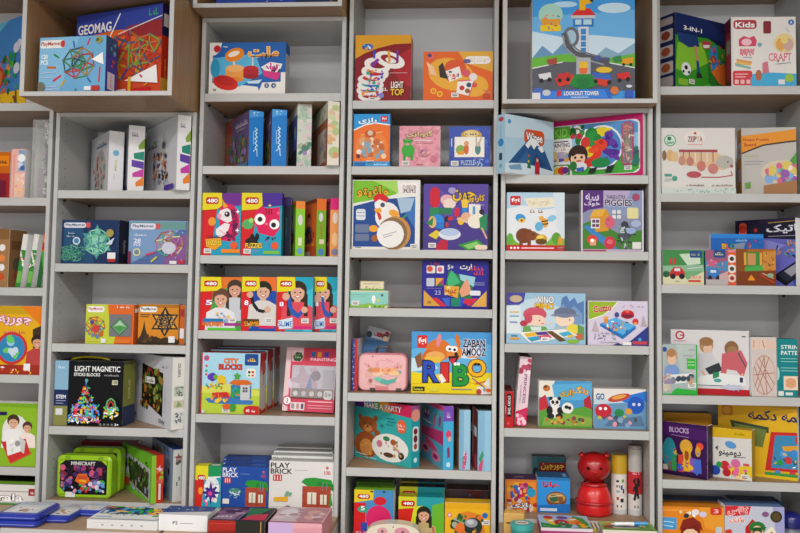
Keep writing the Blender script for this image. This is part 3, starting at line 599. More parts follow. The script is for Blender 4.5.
# ================================================================== bay 2
f = FL[2]
B('toy_box', 'dark blue box in the overhead cabinet at the top edge, only its bottom in view', CZ[2], 216, 330, -40, 'R 0,0,100,100,1e3f9c;R 70,0,100,100,1a2a58;C 5,10,95,90,14,6,3,fc3,e53,9cf', Y=-.07, d=.15, h=.1)
B('board_game_box', 'blue and white game box with orange drum and red disc on the top shelf', f[0], 208.5, 285, 42.5, 'R 0,0,100,100,1d62b4;P f0eee8,0,0,16,0,14,16,8,24,0,26;R 0,20,4.5,100,f0eee8;R 94,58,100,100,f0eee8;P f0eee8,4,78,40,82,64,86,66,94,70,78,100,76,100,100,0,100;P 58b8e4,5,30,60,22,70,60,40,86,5,70;D 10,12,7,c9283a;E 33,24,13,13,f08a1c,-20;E 32,22,8,5,fff0e0,-18;R 31,36,34,52,e8d8c0;R 22,50,46,72,f0a04a;E 34,50,12,7,f6b870;E 34,72,12,5,e8882a;R 56,30,58,50,e0d8d0;E 55,52,10,7,c82430;R 45,52,65,66,b81e2a;E 55,66,10,5,a01824;E 22,78,17,14,d82820,14;E 21,74,14,9,c02018,14;P f4f0ee,68,48,80,38,96,42,92,58,76,60;C 76,42,94,56,18,8,3,222,fff,c28;P d8388a,70,54,94,60,90,74,72,66;O 71,19,40,20,f39a1c,fde0b0,ملت;L 246,1.5,54,28,84,28;D 76,84,4.6,2a4a8a;D 85,84,4.6,2a4a8a;T 76,84,3,4,fff,2;T 85,84,3,4,fff,4;R 6,90,10,94,999;P cfe4f4,50,76,70,72,66,80,52,80;E 8,50,6,18,2a9ac8;L cde,2,18,8,24,9', Y=(.012, .012), d=.06, R='R 0,0,100,100,cfcfd0;R 0,0,100,20,1d62b4')
def story(label, u0, u1, vt, art, R, Y=(.25, .03), d=.052, tc='ccc'): B('craft_kit_box', label, f[1], u0, u1, vt, art, Y=Y, d=d, R=R, tc=tc, grp='craft boxes turned spine outwards')
BLU = 'R 0,0,100,100,2484d8;P 4aa4ec,0,0,100,0,100,8,0,14;L dff,1.6,42,30,58,33,40,36,56,39,44,42,58,46,40,49,56,53,42,57,60,61,44,64,52,68;L bdf,1,30,36,32,60;L cef,1.5,30,72,55,66,60,80;C 15,2,85,12,5,4,3,9df,bef'
ART = 'R 0,0,100,100,7a5a70;R 0,0,45,100,a8604a;R 30,4,100,45,6a5a8a;D 22,20,8,c8382a;X 70,18,50,10,dcd;X 70,27,40,5,bbc;B 20,40,95,85,30,7,%d,5a8a4a,8ab05a,9a7ac0,b89a5a,4a7a6a;R 10,90,100,98,58a'
story('craft box with bright blue spine, first of the blue pair', 220, 243.5, 110, ART % 3, BLU)
story('craft box with bright blue spine, second of the blue pair', 262, 271, 109, ART % 6, BLU)
story('craft box with pale mint patterned spine between blue pair and cream box', 288, 296.5, 102.5, 'R 0,0,100,100,4a5a9a;R 0,0,100,16,d6d6ce;R 0,70,100,100,223;B 10,30,90,70,10,8,4,c9a,6ac,aa5', 'R 0,0,100,100,d8dcd0;B 8,6,92,96,40,5,4,c0d4c0,e8e4dc,b0ccb8,e4ccd4,a8c0a8;R 40,66,70,80,a98ac8;B 10,60,90,80,6,5,8,5a8a7a,d88a6a', d=.05)
story('tall craft box with cream floral spine and red writing by the post', 311, 327, 101, 'R 0,0,100,100,b0664a;R 0,0,100,26,c8ccba;R 0,26,100,100,9a5a40;R 40,40,90,92,b8b0a8;B 45,45,88,88,12,7,3,8a8a90,c0a898,7a6a60;B 8,4,92,24,8,6,5,7a9a6a,8aaa7a', 'R 0,0,100,100,ece4d4;T 55,34,30,46,b03a3a,گل دوزی,90;B 5,4,95,98,22,6,7,e8b88a,cfdcae,e4c8a0,f0d8b8,b8cc90;D 60,80,9,b8cc8a;D 70,84,5,e0a080', Y=(.26, -.03), d=.04)
def box480(label, u0, u1, vt, mid, fz, Y=.012, d=.04, corner='e8d81c', tb='6a2a9a', red='d81e24', R='', grp='yellow cornered craft boxes', rc='4a2a8a', st=(16, 93)):
    return B('craft_kit_box', label, fz, u0, u1, vt, 'R 0,0,100,100,1fa0c0;P %s,0,0,100,0,100,100;' % tb + 'P 1fa0c0,30,24,100,20,100,100,20,100;P %s,0,22,38,24,24,100,0,100;' % red + mid + ';P %s,0,0,50,0,52,20,40,26,0,28;' % corner + 'Q 9,7,42,18,3,c81e20;O 25.5,12.5,28,6.5,fff,811,480', Y=Y, d=d, R=R, rc=rc, tc=rc, st=st, grp=grp)
UNI = 'E 70,44,26,26,e01e5c;P e01e5c,46,22,60,17,80,19,96,40,94,66,74,78,52,76,38,66,42,56,60,56,60,46,40,42;P f2e8ec,46,28,64,24,76,30,78,44,66,48,46,42,38,38;P f2e8ec,36,58,58,48,72,50,66,64,48,72,36,66;P f0a020,50,9,58,16,66,22,54,24;E 44,37,6,4,e8a0b8;D 64,34,4.4,202028;D 62.5,33,1.4,fff;P 7a1458,72,26,86,28,92,46,88,64,74,74,80,52;B 52,62,86,76,18,3,3,5a1a4a,c8185a,9a1850;B 76,28,92,66,16,3,5,8a1a5a,b8184a,5a1048;L f4a8c4,1.2,46,60,62,66;B 70,80,95,86,4,2,3,fff,e8e;S 92,30,4,4,.4,fff;S 92,60,4,4,.4,fff;E 26,46,10,7,f09a3a;P e8a020,10,74,50,72,52,84,34,92,12,86;O 32,80,40,7,ffe14a,6a1a1a,FUZZIES;X 32,70,36,4,624;R 52,90,100,96,f08a1c;D 84,84,6,e8582a'
CAT = 'P e0185a,36,26,46,18,58,24,78,24,94,22,96,56,80,70,44,64,34,48;D 46,42,9,fff;D 82,50,8,fff;D 46,42,4,222;D 80,51,4,222;P f89,58,48,66,48,62,52;L 712,1.6,60,24,62,34;L 712,1.6,68,24,68,35;L 712,1.6,74,25,74,34;B 44,68,90,76,5,2.5,3,223,234;E 16,50,14,8,58b068;D 24,44,4,9d6;P 181818,10,76,22,70,26,76,36,68,42,78,46,84,14,84;E 28,70,5,5,181818;E 40,70,5,6,181818;O 32,84,42,8,ffd23a,421,FUZZIES;X 40,92,16,4,b6c;B 60,76,78,88,4,2.5,5,48c,86c;R 56,92,96,97,7cc040;D 84,84,6,e8582a;S 70,20,3,4,.4,fd8;S 92,32,4,4,.4,f6a'
box480('yellow cornered craft box with pink and white unicorn head', 199.5, 240, 193, UNI, f[2], tb='702a90')
box480('yellow cornered craft box with pink square cat face', 240.7, 281, 193, CAT, f[2], tb='4a2a98', R='R 0,0,100,100,168a9c;R 0,0,100,18,3a2a80;T 50,55,16,30,c84,FUZZIES,90;C 10,30,90,90,12,5,3,c86,0a5a70,3cc', d=.028)
B('craft_kit_box', 'dark violet box edge standing right behind the cat face box', f[2], 281, 290.3, 197, 'R 0,0,100,100,1a2038;R 0,0,100,14,3a2a6a;T 50,50,14,30,266,FUZZIES,90', Y=.062, d=.018, rc='14182c', tc='3a2a6a')
BOY = 'R 0,0,100,100,%s;K 45,34,9,332,c99070,345;B 10,50,90,80,20,5,3,345,c33,68a,222;R 0,82,100,100,%s;X 50,78,90,6,fd3;R 20,90,60,97,ddd;R 0,0,100,6,%s'
B('craft_kit_box', 'lime spined box right after the dark violet edge', f[2], 289, 295, 201, BOY % ('7ab82a', '8ac832', 'e8702a'), Y=(.2, .04), d=.032, R='R 0,0,100,100,8cd032;R 0,0,100,14,f08a3a;E 50,34,26,10,ddd;R 30,66,70,80,e8e4d0;E 50,90,30,6,6ad', tc='e8702a', grp='slim boxes turned spine outwards on the third bookcase')
B('craft_kit_box', 'slim box with boy in dark shirt, lime spine and orange top', f[2], 302.5, 316, 198.5, BOY % ('d86a2a', 'c85a2a', '7a3a1a'), Y=(.19, .035), d=.034, R='R 0,0,100,100,78b42e;R 0,0,100,20,e8782a;E 45,32,22,8,ddd;R 30,70,80,78,e8d8c0;T 50,55,20,26,c33,CRAFT,90;E 50,92,30,6,58c', tc='d86a2a', grp='slim boxes turned spine outwards on the third bookcase')
B('craft_kit_box', 'slim box with pink and orange spine next to the right post', f[2], 323, 330.2, 198, BOY % ('a83a4a', '9a3a5a', 'd81e6a'), Y=(.19, .03), d=.034, R='R 0,0,100,100,f0a058;R 0,0,100,20,e02878;E 50,34,26,10,e8d8d0;E 50,70,30,12,f8c890;E 50,92,36,6,88a', tc='e02878', grp='slim boxes turned spine outwards on the third bookcase')
def kidbox(label, u0, u1, mid, tb, **k):
    return box480(label, u0, u1, 277, mid, f[3], tb=tb, rc='2a9ab0', st=(80, 80), grp='yellow cornered child photo craft boxes', **k)
kidbox('yellow cornered craft box with two girls in white tops', 199.5, 240.5, 'P 4aa040,30,30,100,10,100,100,20,100;P e0762a,50,0,100,0,100,30,60,20;K 84,22,13,432,d8a088,c8ccd4,L;K 50,40,14,643,dcaa90,e4e4ea;B 40,64,70,84,10,4,4,7ac,d8a,f0c060,aac;R 8,78,58,86,1c78b8;O 32,88,52,8,f08a1c,a22,HANDPRINT;R 60,86,100,91,a02a8a;R 20,95,90,100,5ac83a;O 22,48,16,9,fff,a3a,5', 'e0762a')
kidbox('yellow cornered craft box with boy holding black slime', 241, 275.5, 'P 1a4aa8,30,24,100,10,100,100,30,100;P e8702a,42,0,100,0,100,26,44,22;K 62,26,14,221,dcae94,d8d4d0;L 181818,6,26,32,34,50,48,62,66,64,76,58;D 24,33,6,dcae94;D 76,60,6,dcae94;R 6,78,52,86,5a3a1a;O 30,87,44,9,f0a020,621,SLIME;R 52,90,96,95,d81e5a;R 22,95,100,100,1a4aa8;O 14,48,12,9,fff,a3a,8', 'e8702a')
GIRL = 'P 1ba6c0,30,10,100,0,100,100,30,100;P 3ac0d8,70,30,100,20,100,100,76,100;K 58,27,15,321,e0ac94,e04a5a,L;P 2a5ab0,30,36,40,38,46,58,60,66,76,56,80,62,62,76,42,70,32,54;D 26,36,7,e0ac94;D 78,60,6,e0ac94;P cfe4f4,6,80,46,74,44,94,8,96;O 26,86,40,10,2a7ac8,fff,SLIME;R 50,90,100,95,d81e7a;O 14,50,12,8,fff,a3a,8'
kidbox('yellow cornered craft box with laughing girl and blue slime, left of the cut off copy', 276, 312, GIRL, '1ba6c0')
kidbox('yellow cornered craft box with girl and blue slime, partly hidden by the right post', 313, 341.5, GIRL.replace('K 58', 'K 36').replace('D 26,36', 'D 12,40'), '1ba6c0', Y=.05)
# city blocks and pink set
CITY = 'R 0,0,100,100,a8d8ec;R 0,58,100,100,b8d040;P d8dc60,0,56,40,50,100,62,100,70,0,66;R 0,0,2.2,100,c8342c;D 9,9,4.6,d8406a;D 9,9,2.2,57a;D 9,22,2,d44;D 9,30,2,3a6;D 9,36,2,d44;O 51,13,25,8,f08a1c,c44,CITY;O 50,23,40,9,e0382a,821,BLOCKS;Q 74,1,97,20,2,1c4a94;X 86,11,14,6,fc3;Q 77,25,93,40,4,f0ece0;R 80,29,84,33,333;R 86,29,90,33,c33;R 80,35,84,38,3a4;R 86,35,90,38,c33;P 3a7ac0,8,76,40,70,90,78,88,84,40,84,14,82;E 20,40,7,7,4a3a9a;D 16,40,5,63b;D 25,40,4,6a3;P e8c020,28,40,34,36,42,40,44,50,30,52;C 10,50,40,58,20,5,3,3a3,c33,48c,ec3;P d86a20,48,50,56,44,80,44,88,50,70,54;R 52,53,86,74,3a7ab0;R 54,58,68,72,2a9a5a;C 52,54,70,74,16,6,5,3ab,36a,e62,3a3;R 68,52,84,77,c8ccd0;R 72,56,80,64,445;L ccc,1,76,56,76,64;L ccc,1,72,60,80,60;S 62,38,7,5,.5,4aa83a;P c83020,20,66,46,64,50,72,22,74;C 22,66,50,76,18,5,7,d33,e83,c22;B 16,74,50,80,7,4,3,ec3,e94;D 56,88,5,3a9a3a;P e05a2a,38,86,46,83,52,86,50,92,40,92;R 52,88,60,95,3a9a3a;P c8242c,74,94,76,88,82,86,100,86,100,100,76,100;T 81,94,6,5,fff,40;X 91,94,6,5,fff;R 4,94,8,99,cde'
SPR = 'R 0,0,100,100,d8d4cc;P c8242c,0,0,100,0,100,14,40,16,0,40;P c8242c,0,100,0,88,40,96,100,94,100,100;D 60,26,12,c55;T 55,44,16,20,755,BLOCKS,90'
for i, (lb, u0, u1, vt) in enumerate((('front city blocks box with toy brick house and blue sky', 200, 259, 353), ('second city blocks box, its red and white edge showing behind front copy', 208, 266.3, 350), ('rearmost of the three city blocks boxes', 214, 273.2, 347.5))):
    B('building_block_box', lb, f[4], u0, u1, vt, CITY, Y=.02+.09*i, d=.086, R=SPR, rc='d0ccc8', tc='b04040', st=(44, 94) if i == 0 else None, grp='city blocks boxes')
def pinkset():
    o = B('craft_kit_box', 'pink painting set box with clear window leaning on the right of its shelf', f[4], 282, 333, 350, 'R 0,0,100,100,d84a64;R 0,0,10,100,f0d0d4;P f0d0d4,10,0,34,0,34,16,30,22,12,22;P 2f5a3a,14,14,20,7,30,8,34,15,28,22,16,21;X 24,14,12,7,bfe0a0;R 38,0,100,22,c83a50;R 50,6,58,14,36a;R 62,6,70,14,e93;R 76,6,84,14,44a;T 74,18,50,5,fcd,PAINTING;R 14,28,100,80,cfc4d4;R 16,30,98,64,d4cfe0;B 16,32,60,64,16,8,3,c8a8c0,e8d8e8,c09ab8;D 62,44,8,704a7a;R 76,34,98,62,b9b4c4;P 3a6ac0,44,64,52,40,56,66;R 16,64,98,80,6a4a44;D 24,72,4,eee;D 40,72,4,dcd;D 56,72,4,edd;D 72,72,4,ddd;Q 80,66,96,80,3,eee;T 88,73,12,7,333,5+;D 9,84,8,d83a5a;D 9,84,6,fff;T 9,84,4,7,c23,3;R 16,86,44,98,f0e4e4;R 18,88,24,96,a9a;R 28,88,33,96,c98;R 37,88,42,96,657;L f8c0c8,2,50,84,98,84;L f0a0a8,1.5,50,90,98,90;L f0a0a8,1.5,50,94,98,94', Y=(.09, .06), d=.03, lean=9, rc='c84a60', lc='f0c8d0')
    w, h = o['_w'], o['_h']
    q = MB(); q.box(-w*.35, w*.48, -.0045, -.004, h*.22, h*.72, 'fff'); q.build('clear_window', FILM, o)
pinkset()
# bottom of bay 2
FLW = 'P e8dc28,0,0,50,0,50,32,0,34;P 1a9a5a,50,0,100,0,100,24,50,26;P d82a20,0,34,38,36,26,100,0,100;P 28a8c0,36,34,100,26,100,100,26,100;Q 9,22,40,36,4,c82420;O 25,29,26,8,fff,811,480;E 66,55,30,30,e8f0f0;S 62,64,30,8,.35,28186a;S 60,66,20,8,.4,5a2a9a;D 60,66,5,e84a8a;E 22,60,9,9,f4a030;B 40,40,96,50,6,4,3,3ac0c8,fff,f8c;B 30,76,90,92,8,5,4,28c,eee,f6a'
B('craft_kit_box', 'yellow green and red craft box with purple flower at bottom left of its bay', FL[2][5], 194.5, 220, 466, FLW, Y=.012, d=.045, T='P e8dc28,0,0,48,0,48,100,0,100;P 1f9a50,48,0,100,0,100,100,48,100;R 56,30,90,80,e4e4e0', tc='e8dc28', rc='28a8c0')
BRK = 'R 0,0,100,100,%s;T 17,9,30,11,%s,PLAY;T 19,21,34,11,%s,BRICK;R 6,28,20,41,%s;T 13,34.5,10,9,%s,111;T 90,22,10,8,c44,100;D 90,12,3,c66;L %s,1,40,18,60,18;P 2f9a3a,50,42,56,34,70,32,96,36,100,46,88,52,62,52;P 1f8a2e,72,52,76,40,100,46,100,58;R 52,50,96,96,b04a34;C 52,52,96,94,40,5,3,9a3a28,c05a44;R 60,62,74,86,eae4d0;L 766,2,67,64,67,86;R 80,66,90,86,eae4d0;L 766,2,85,66,85,86;%s;L %s,1.2,90,40,90,58;L %s,1.2,84,40,84,58'
for i, (vt, Y) in enumerate(((466.5, .02), (462, .085), (458, .15))):
    B('building_block_box', ('front blue play brick box with green roofed house', 'middle blue play brick box, lid edge showing behind the front one', 'rearmost blue play brick box')[i], FL[2][5], 220.8+i, 267.5, vt, BRK % ('2350a8', 'f0f0f4', 'f0f0f4', 'c8505a', 'fff', '8ac', 'E 30,60,14,8,4a8a7a;C 20,50,44,76,14,7,3,8ab,6a9,def;R 4,78,18,90,e8e8e4', '8ac', '8ac'), Y=Y, d=.058, T='R 0,0,100,100,2a4a94;R 60,20,90,80,3a6ac0', tc='2a4a94', rc='1e4090', grp='blue play brick boxes')
for i, (vt, Y) in enumerate(((461.5, .012), (456, .07), (451.5, .13), (447.5, .19))):
    B('building_block_box', ('front white play brick box with red brick house and green roof', 'second white play brick box from the front', 'third white play brick box from the front', 'rearmost white play brick box')[i], FL[2][5], 268.5+2.2*i, 333-.6*i, vt, BRK % ('e6e4e2', '1c1c1e', '1c1c1e', 'c8323a', 'fff', 'aaa', 'P e8b030,8,74,30,72,30,82,8,82;P 2f9a3a,93,88,96,62,99,88;E 30,94,5,4,333;B 22,62,36,70,5,5,3,8a8,6a9;R 4,92,20,98,ccc', '99a', '99a'), Y=Y, d=.052, T='R 0,0,100,100,d4d2d0;R 5,20,95,60,b8b6b4', tc='d8d6d4', grp='white play brick boxes')
flat('game_box', 'black and red flat box with purple picture lid on the counter', LEDGE, 208.5, 265, 521, 507, .055, 'R 0,0,100,100,2c2430;P 6a4a6a,4,6,60,6,48,94,4,94;P 9a7a96,10,60,46,50,40,92,4,90;P 2f7a50,52,6,92,6,80,50,60,80;P c83a54,56,92,66,56,94,44,98,92;B 8,10,46,54,12,10,3,4a2a4a,8a5a80,b090a8;X 24,72,30,18,dcd;L 88a,2,55,4,50,96', 'R 0,0,100,100,282824;R 0,0,48,100,a8281e;P 8a1e18,0,60,48,50,48,100,0,100;L c84438,4,0,20,48,16;R 92,0,93.5,100,c89a50', fc='282824')
flat('doll_set_box', 'pink and lilac flat box with clear rosy lid at the counter end', LEDGE, 268.5, 322, 523, 507, .055, 'R 0,0,100,100,d89aa8;R 3,4,48,92,c8b8c0;R 50,4,97,92,c08a90;E 26,40,18,26,ded4da;E 74,50,18,30,d8a4a0;B 8,10,92,86,16,9,3,b88a98,e0c8d0,a87a84;L a0506a,4,0,98,100,98', 'R 0,0,100,100,dc98a4;R 0,0,46,100,c8acd8;P e4a8b0,46,0,100,0,100,20,46,30', fc='dc98a4')
# ================================================================== bay 3
f = FL[3]
B('board_game_box', 'dark red game box with white spiral tower on the top shelf', f[0], 354.5, 410.5, 35, 'R 0,0,100,100,8a0e1a;P b01828,60,40,100,20,100,80,80,70;P e0a020,0,0,100,0,100,13,70,14,40,20,16,28,0,36;E 22,18,10,5,2a5ab8;B 14,14,30,22,7,2.5,3,fff,e94,c33,4ad;E 28,92,22,9,f0ecea;E 28,91,15,5,a33;E 27,84,24,9,e8e4e2;E 27,82,17,5,c33;E 28,76,24,9,f0ecea;E 29,74,17,5,3a9;E 30,67,25,9,e8e4e2;E 31,65,17,5,c33;E 36,57,25,11,f0ecea,10;E 37,56,16,6,b23;E 40,46,24,11,f4f0ee,14;E 42,45,15,6,8a1420;E 62,38,28,12,f6f2f0,18;E 62,37,17,6,981422,18;B 14,70,44,94,20,2.4,3,e8a,3a4ac8,e93,c33,2a8,84b;B 20,54,50,70,16,2.4,5,3a4ac8,e93,c33,2a8,84b;E 64,39,10,4,eee,18;L c33,1.6,18,92,40,94;L 2a8,1.6,18,84,42,85;L 36c,1.6,20,76,44,78;P f0a018,58,24,62,24,64,40,60,44;P 8a2a9a,74,24,78,24,78,40,74,42;P 8a2a9a,28,44,40,36,44,38,32,50;P 3a4ac8,32,22,36,24,36,36,33,36;L daa,1,62,58,94,58;X 50,83,18,5,eee;O 76,76,22,10,f8f4ec,611,LIGHT;O 76,87,24,10,f4c838,611,TOP;D 48,92,4,88c', Y=(.012, .012), d=.1, tc='e0a020', rc='b89a9a', R='R 0,0,100,14,e0a020', st=(32, 95))
B('board_game_box', 'wide orange card game box with scattered picture cards on the top shelf', f[0], 423, 492.5, 51.5, 'R 0,0,100,100,ea6a28;P e8b040,50,0,100,0,100,42,84,34,62,24;E 40,46,34,32,f0b03c,16;E 74,70,20,22,f0b03c;E 46,34,16,18,e05a30;D 38,54,6,e04a30;P 34302c,22,30,28,22,32,40,36,56,24,52;P f6f2ee,32,40,52,30,56,52,38,62;C 34,38,54,56,14,6,3,c33,345,e88;P f6f2ee,50,60,74,58,66,90,48,84;L e04a6a,2,50,60,74,58,66,90;D 62,44,8,e05a6a;D 72,52,8,f0e8e8;D 56,74,5,c33;D 66,68,5,357;D 64,80,5,963;D 74,68,5,d55;D 15,80,6,fc3;D 15,80,4,e8862c;D 24,86,6,fc3;D 24,86,4,e8862c;Q 60,10,97,26,8,f8f4f0;O 80,17,32,14,fff,db9,سودوکو;Q 58,16,68,24,3,669;D 10,10,7,f06a6a;D 9,8,4,447;T 92,84,12,12,e08a6a,7+;R 86,86,96,96,c85030;P f8c8a0,4,20,14,30,20,50,10,46', Y=(.014, .014), d=.05, tc='f0a070', st=(46, 88))
B('board_game_box', 'small orange game box with light blue rounded top band', f[1], 353, 389.5, 114, 'R 0,0,100,100,f0742a;P 2a9ade,0,0,100,0,100,22,60,18,30,22,0,32;L fff,2,0,31,30,21,60,17,100,21;O 38,13,50,12,fff,28c,بازی;Q 74,4,94,15,2,d8303a;T 84,9.5,12,6,fff,fgi;E 50,62,44,30,f2843a;L f8c070,1.5,20,40,80,34;L f8c070,1.5,16,60,84,52;E 46,38,16,8,c86030;D 46,36,5,e0c8b0;E 26,56,10,12,d8a878;E 50,58,10,14,f0d8b8;E 46,72,8,12,f8f0e0;B 20,50,84,82,22,6,3,d88a58,f0c8a0,88a8b8,e8e0d0,c86a3a;D 16,72,5,f4e4d4;D 14,80,4,634;D 84,80,5,f4d4b4;R 0,90,100,100,3a9ad8;X 76,95,36,5,cef;R 4,92,34,99,2a6ab0', Y=.012, d=.07, tc='2a8ac8', rc='2a8ac8', st=(46, 93))
B('board_game_box', 'small pink square box with green cow', f[1], 399, 440, 126, 'R 0,0,100,100,e8a0ae;B 0,0,100,100,60,5,3,e090a2,f0b4be,eaa8b4,dc8a9c;O 50,20,62,16,f4d8a0,533,گاوبازی;L f0d0d8,3,36,36,80,36;L d87a90,1.5,40,42,84,42;E 22,60,16,16,3fae3c;E 20,40,9,9,4aba44;D 12,36,3,3a9a38;D 30,36,3,3a9a38;R 10,68,16,84,3aa43a;R 28,68,34,84,3aa43a;D 17,39,1.6,132;D 24,39,1.6,132;E 20,45,5,3,d8a0a0;E 60,66,14,10,c88a98;B 52,60,76,74,8,4,4,958,eaa,b78;E 84,80,8,8,d07a90;L a66,1.5,42,94,60,94', Y=.014, d=.06, tc='f0c0c8', st=(16, 91))
B('board_game_box', 'small royal blue box with framed rabbit story picture', f[1], 449, 490, 126.5, 'R 0,0,100,100,3f57b4;B 0,0,100,100,30,5,3,4a64c4,354aa0,5670cc;E 54,22,26,14,c8a050;E 54,18,18,9,e8d090;X 54,18,30,8,667;R 13,26,86,76,eeeae0;R 15,28,84,74,f4efe6;E 28,58,12,12,8ab060;E 42,56,6,14,d86a28;D 42,42,6,e0a070;E 70,56,7,14,5a8a8a;D 70,44,6,d0c0a8;E 66,32,2,9,c8b8a0;E 76,34,2,9,c8b8a0,20;P e0a030,20,62,34,60,36,70,22,70;C 54,80,84,96,16,7,3,aac8e8,7a8ac8;T 46,90,34,12,bcd,PUZZLE;L bcd,3,6,30,6,50', Y=.014, d=.06, tc='6a7ac0', st=(14, 91))
B('board_game_box', 'white bordered game box with chicken behind a large white drum', f[2], 351.5, 419.5, 180, 'R 0,0,100,100,eceae6;P 7cc02c,1,1,62,1,66,20,40,27,1,34;P a8d860,30,1,66,1,68,20,50,10;P 1d4a94,2,38,40,28,68,26,93,24,93,96,2,96;P 3a74b8,66,26,93,24,93,70,80,50;P a8c4dc,66,26,92,26,86,44,72,48;O 30,17,46,17,f4a81c,321,ماغیتو;Q 72,4,96,20,3,f4f2ee;O 84,13,18,10,e8e0e0,844,MiMi;E 52,52,18,20,f0ece8;E 42,36,9,10,f4f2ee;P d8202a,30,26,36,20,46,20,54,26,50,32,40,28,34,32;P f0a828,32,42,42,40,44,46,36,48;D 45,36,3.4,456;P d82a2a,36,46,42,48,44,56,40,58;E 62,48,8,5,f0a83a,20;E 74,58,4,4,c8283a;L 3aa04a,2,74,56,80,50;E 32,70,7,5,f0a83a;E 34,84,5,5,a5602c;E 64,76,23,24,c89048;E 60,77,22,23,8a6a48;D 57,78,19.5,f2f0ee;L 99a,1,46,80,66,74;L 99a,1,47,83,60,79;Q 6,42,20,58,3,e0e4ea;L 88a,1,7,47,19,47;L 88a,1,7,52,19,52;Q 5,64,26,76,2,6a7a9a;Q 5,78,26,88,2,6a7a9a;L 345,1,6,97,14,97', Y=(.02, .02), d=.07, rc='c8c6c2', tc='d8d6d2', st=(92, 95))
B('board_game_box', 'purple game box with red and coloured climbing blocks and yellow lettering', f[2], 423, 488, 184, 'R 0,0,100,100,5b48a0;B 0,0,100,100,14,14,5,5442a0,6450a8,4c3c94;P 4a3a8a,0,60,100,50,100,100,0,100;Q 10,5,25,36,7,d02038;R 10,36,24,50,2a8a5a;E 36,24,10,8,e8b0b8;E 40,30,10,8,f0d8d0;L f0c8b0,2,28,22,34,32;L f0c8b0,2,48,30,54,24;R 24,36,44,46,2a7a5a;O 62,18,34,18,f0c428,654,چین;O 80,22,28,12,f0c428,654,کارتون;E 44,10,6,5,a79ad0;P f0c840,58,24,70,24,68,36,60,36;R 60,36,68,48,2a8ad8;Q 70,30,88,52,2,ece8e4;R 76,34,80,46,4a9ac8;Q 48,36,55,50,3,d82040;E 58,56,5,6,f0c030;E 66,50,8,7,e8b090;E 82,56,14,11,f0ead8,-12;L e8c0a0,3,52,52,68,58;P 2a8a5a,86,52,98,44,98,70,88,70;L e8b090,2.4,90,66,98,82;D 90,42,4,323;E 22,56,10,10,2a8ae0;E 14,58,6,9,e8b870;P 2a8a4a,4,60,16,50,14,64;R 20,58,32,68,2a7ad0;P e0c83a,8,78,20,70,28,74,20,84;E 41,76,17,9,dde4f0;E 41,73,15,6,b8c8e8;P c02040,20,94,28,84,38,86,38,100,20,100;B 34,50,44,62,4,4,4,223,ec3,c33;P 3a9a3a,54,92,84,84,99,96,68,100;P 8ccc70,62,93,82,87,90,93,70,98;Q 80,92,99,99,3,f0d8c0;L b9a8d8,1,76,30,94,32', Y=(.014, .014), d=.06, rc='48388a', tc='7a68b8', st=(14, 93))
B('small_box', 'small mint green carton lying low on the fourth shelf', f[3], 350, 388, 290.5, 'R 0,0,100,100,8fd0c4;R 0,0,100,10,c8d8b8;P 8cc04a,0,78,14,70,30,82,50,72,70,84,100,74,100,100,0,100;L 7aa,3,6,24,50,24;L 7aa,2,6,34,40,34;E 62,50,5,20,f4f4f0;D 62,36,8,fff;S 62,70,8,6,.5,fff;D 74,56,8,f0d060;D 84,26,8,567;B 50,84,98,98,12,6,3,3a8a3a,fff,fd3', Y=.012, d=.07, tc='b8d8c0', st=(14, 74))
B('small_box', 'tiny cream carton sitting on top of the mint green one', f[3], 359.5, 383.5, 281, 'R 0,0,100,100,e8dcb8;R 0,0,100,10,c8b890;R 0,84,100,100,7aaa4a;C 6,62,94,86,12,14,3,333,c93,8a4,b33;L a98,5,16,30,80,30;R 0,0,4,100,876', Y=.034, d=.05, dz=zat(290.5, xat(369, f[3], .03), .03)-f[3]+.0006, tc='d8c890')
B('board_game_box', 'indigo origami box with folded green picture and coloured triangles', f[3], 421.5, 488.5, 260.5, 'R 0,0,100,100,26228c;R 3,4,97,96,2c2898;P e0a840,3,62,28,95,3,95;P d83040,14,78,24,78,38,95,28,95;P 3a6ad0,30,78,42,78,42,95,38,95;R 44,78,58,95,1a8a6a;P 3a4ad0,58,78,70,78,60,95,58,95;P d82a4a,66,78,84,78,72,95,62,86;P e8b050,97,62,97,95,74,95;P 2a7a4a,34,66,40,22,56,30,78,34,74,80,52,76;P 3fb878,38,40,44,20,50,28,58,46,40,56;P 9ad0e0,56,28,80,34,78,54,58,40;P e8a83a,34,52,56,54,54,78,34,70;P e8a080,62,48,68,36,72,52,74,68,60,76,56,64;C 36,52,54,74,12,7,3,c33,f0e0a0,a52;Q 7,11,20,27,2,e8e0d8;D 12,18,6,d8503a;Q 22,11,33,27,2,e8e0e0;D 27,19,5,d86a8a;X 20,7,14,4,e55;Q 7,37,19,54,2,c8ccd8;Q 21,37,33,54,2,3a6a4a;P e8a83a,21,37,33,37,21,54;P b03a8a,33,37,33,54,27,46;O 66,14,18,14,f0f0f8,223,ارت;X 86,16,26,10,e04a5a;X 86,26,24,8,e0444a;O 43,14,9,10,dde,347,5+;Q 72,62,88,72,3,e8e8f0;L 99c,1.5,78,46,94,46;L 99c,1.5,78,50,94,50;T 24,67,9,9,aad,23;L 88c,1,7,58,30,58;T 11,87,5,5,336,+3', Y=.04, d=.06, tc='443cb0', rc='1c186c')
B('activity_book', 'blue and red edged activity book standing behind the pink suitcase', f[4], 351.5, 357, 339, 'R 0,0,50,100,3a4a9a;R 50,0,100,100,d83a3a;C 10,5,45,95,20,3,3,fff,9ad', Y=.06, d=.2, tc='88a')
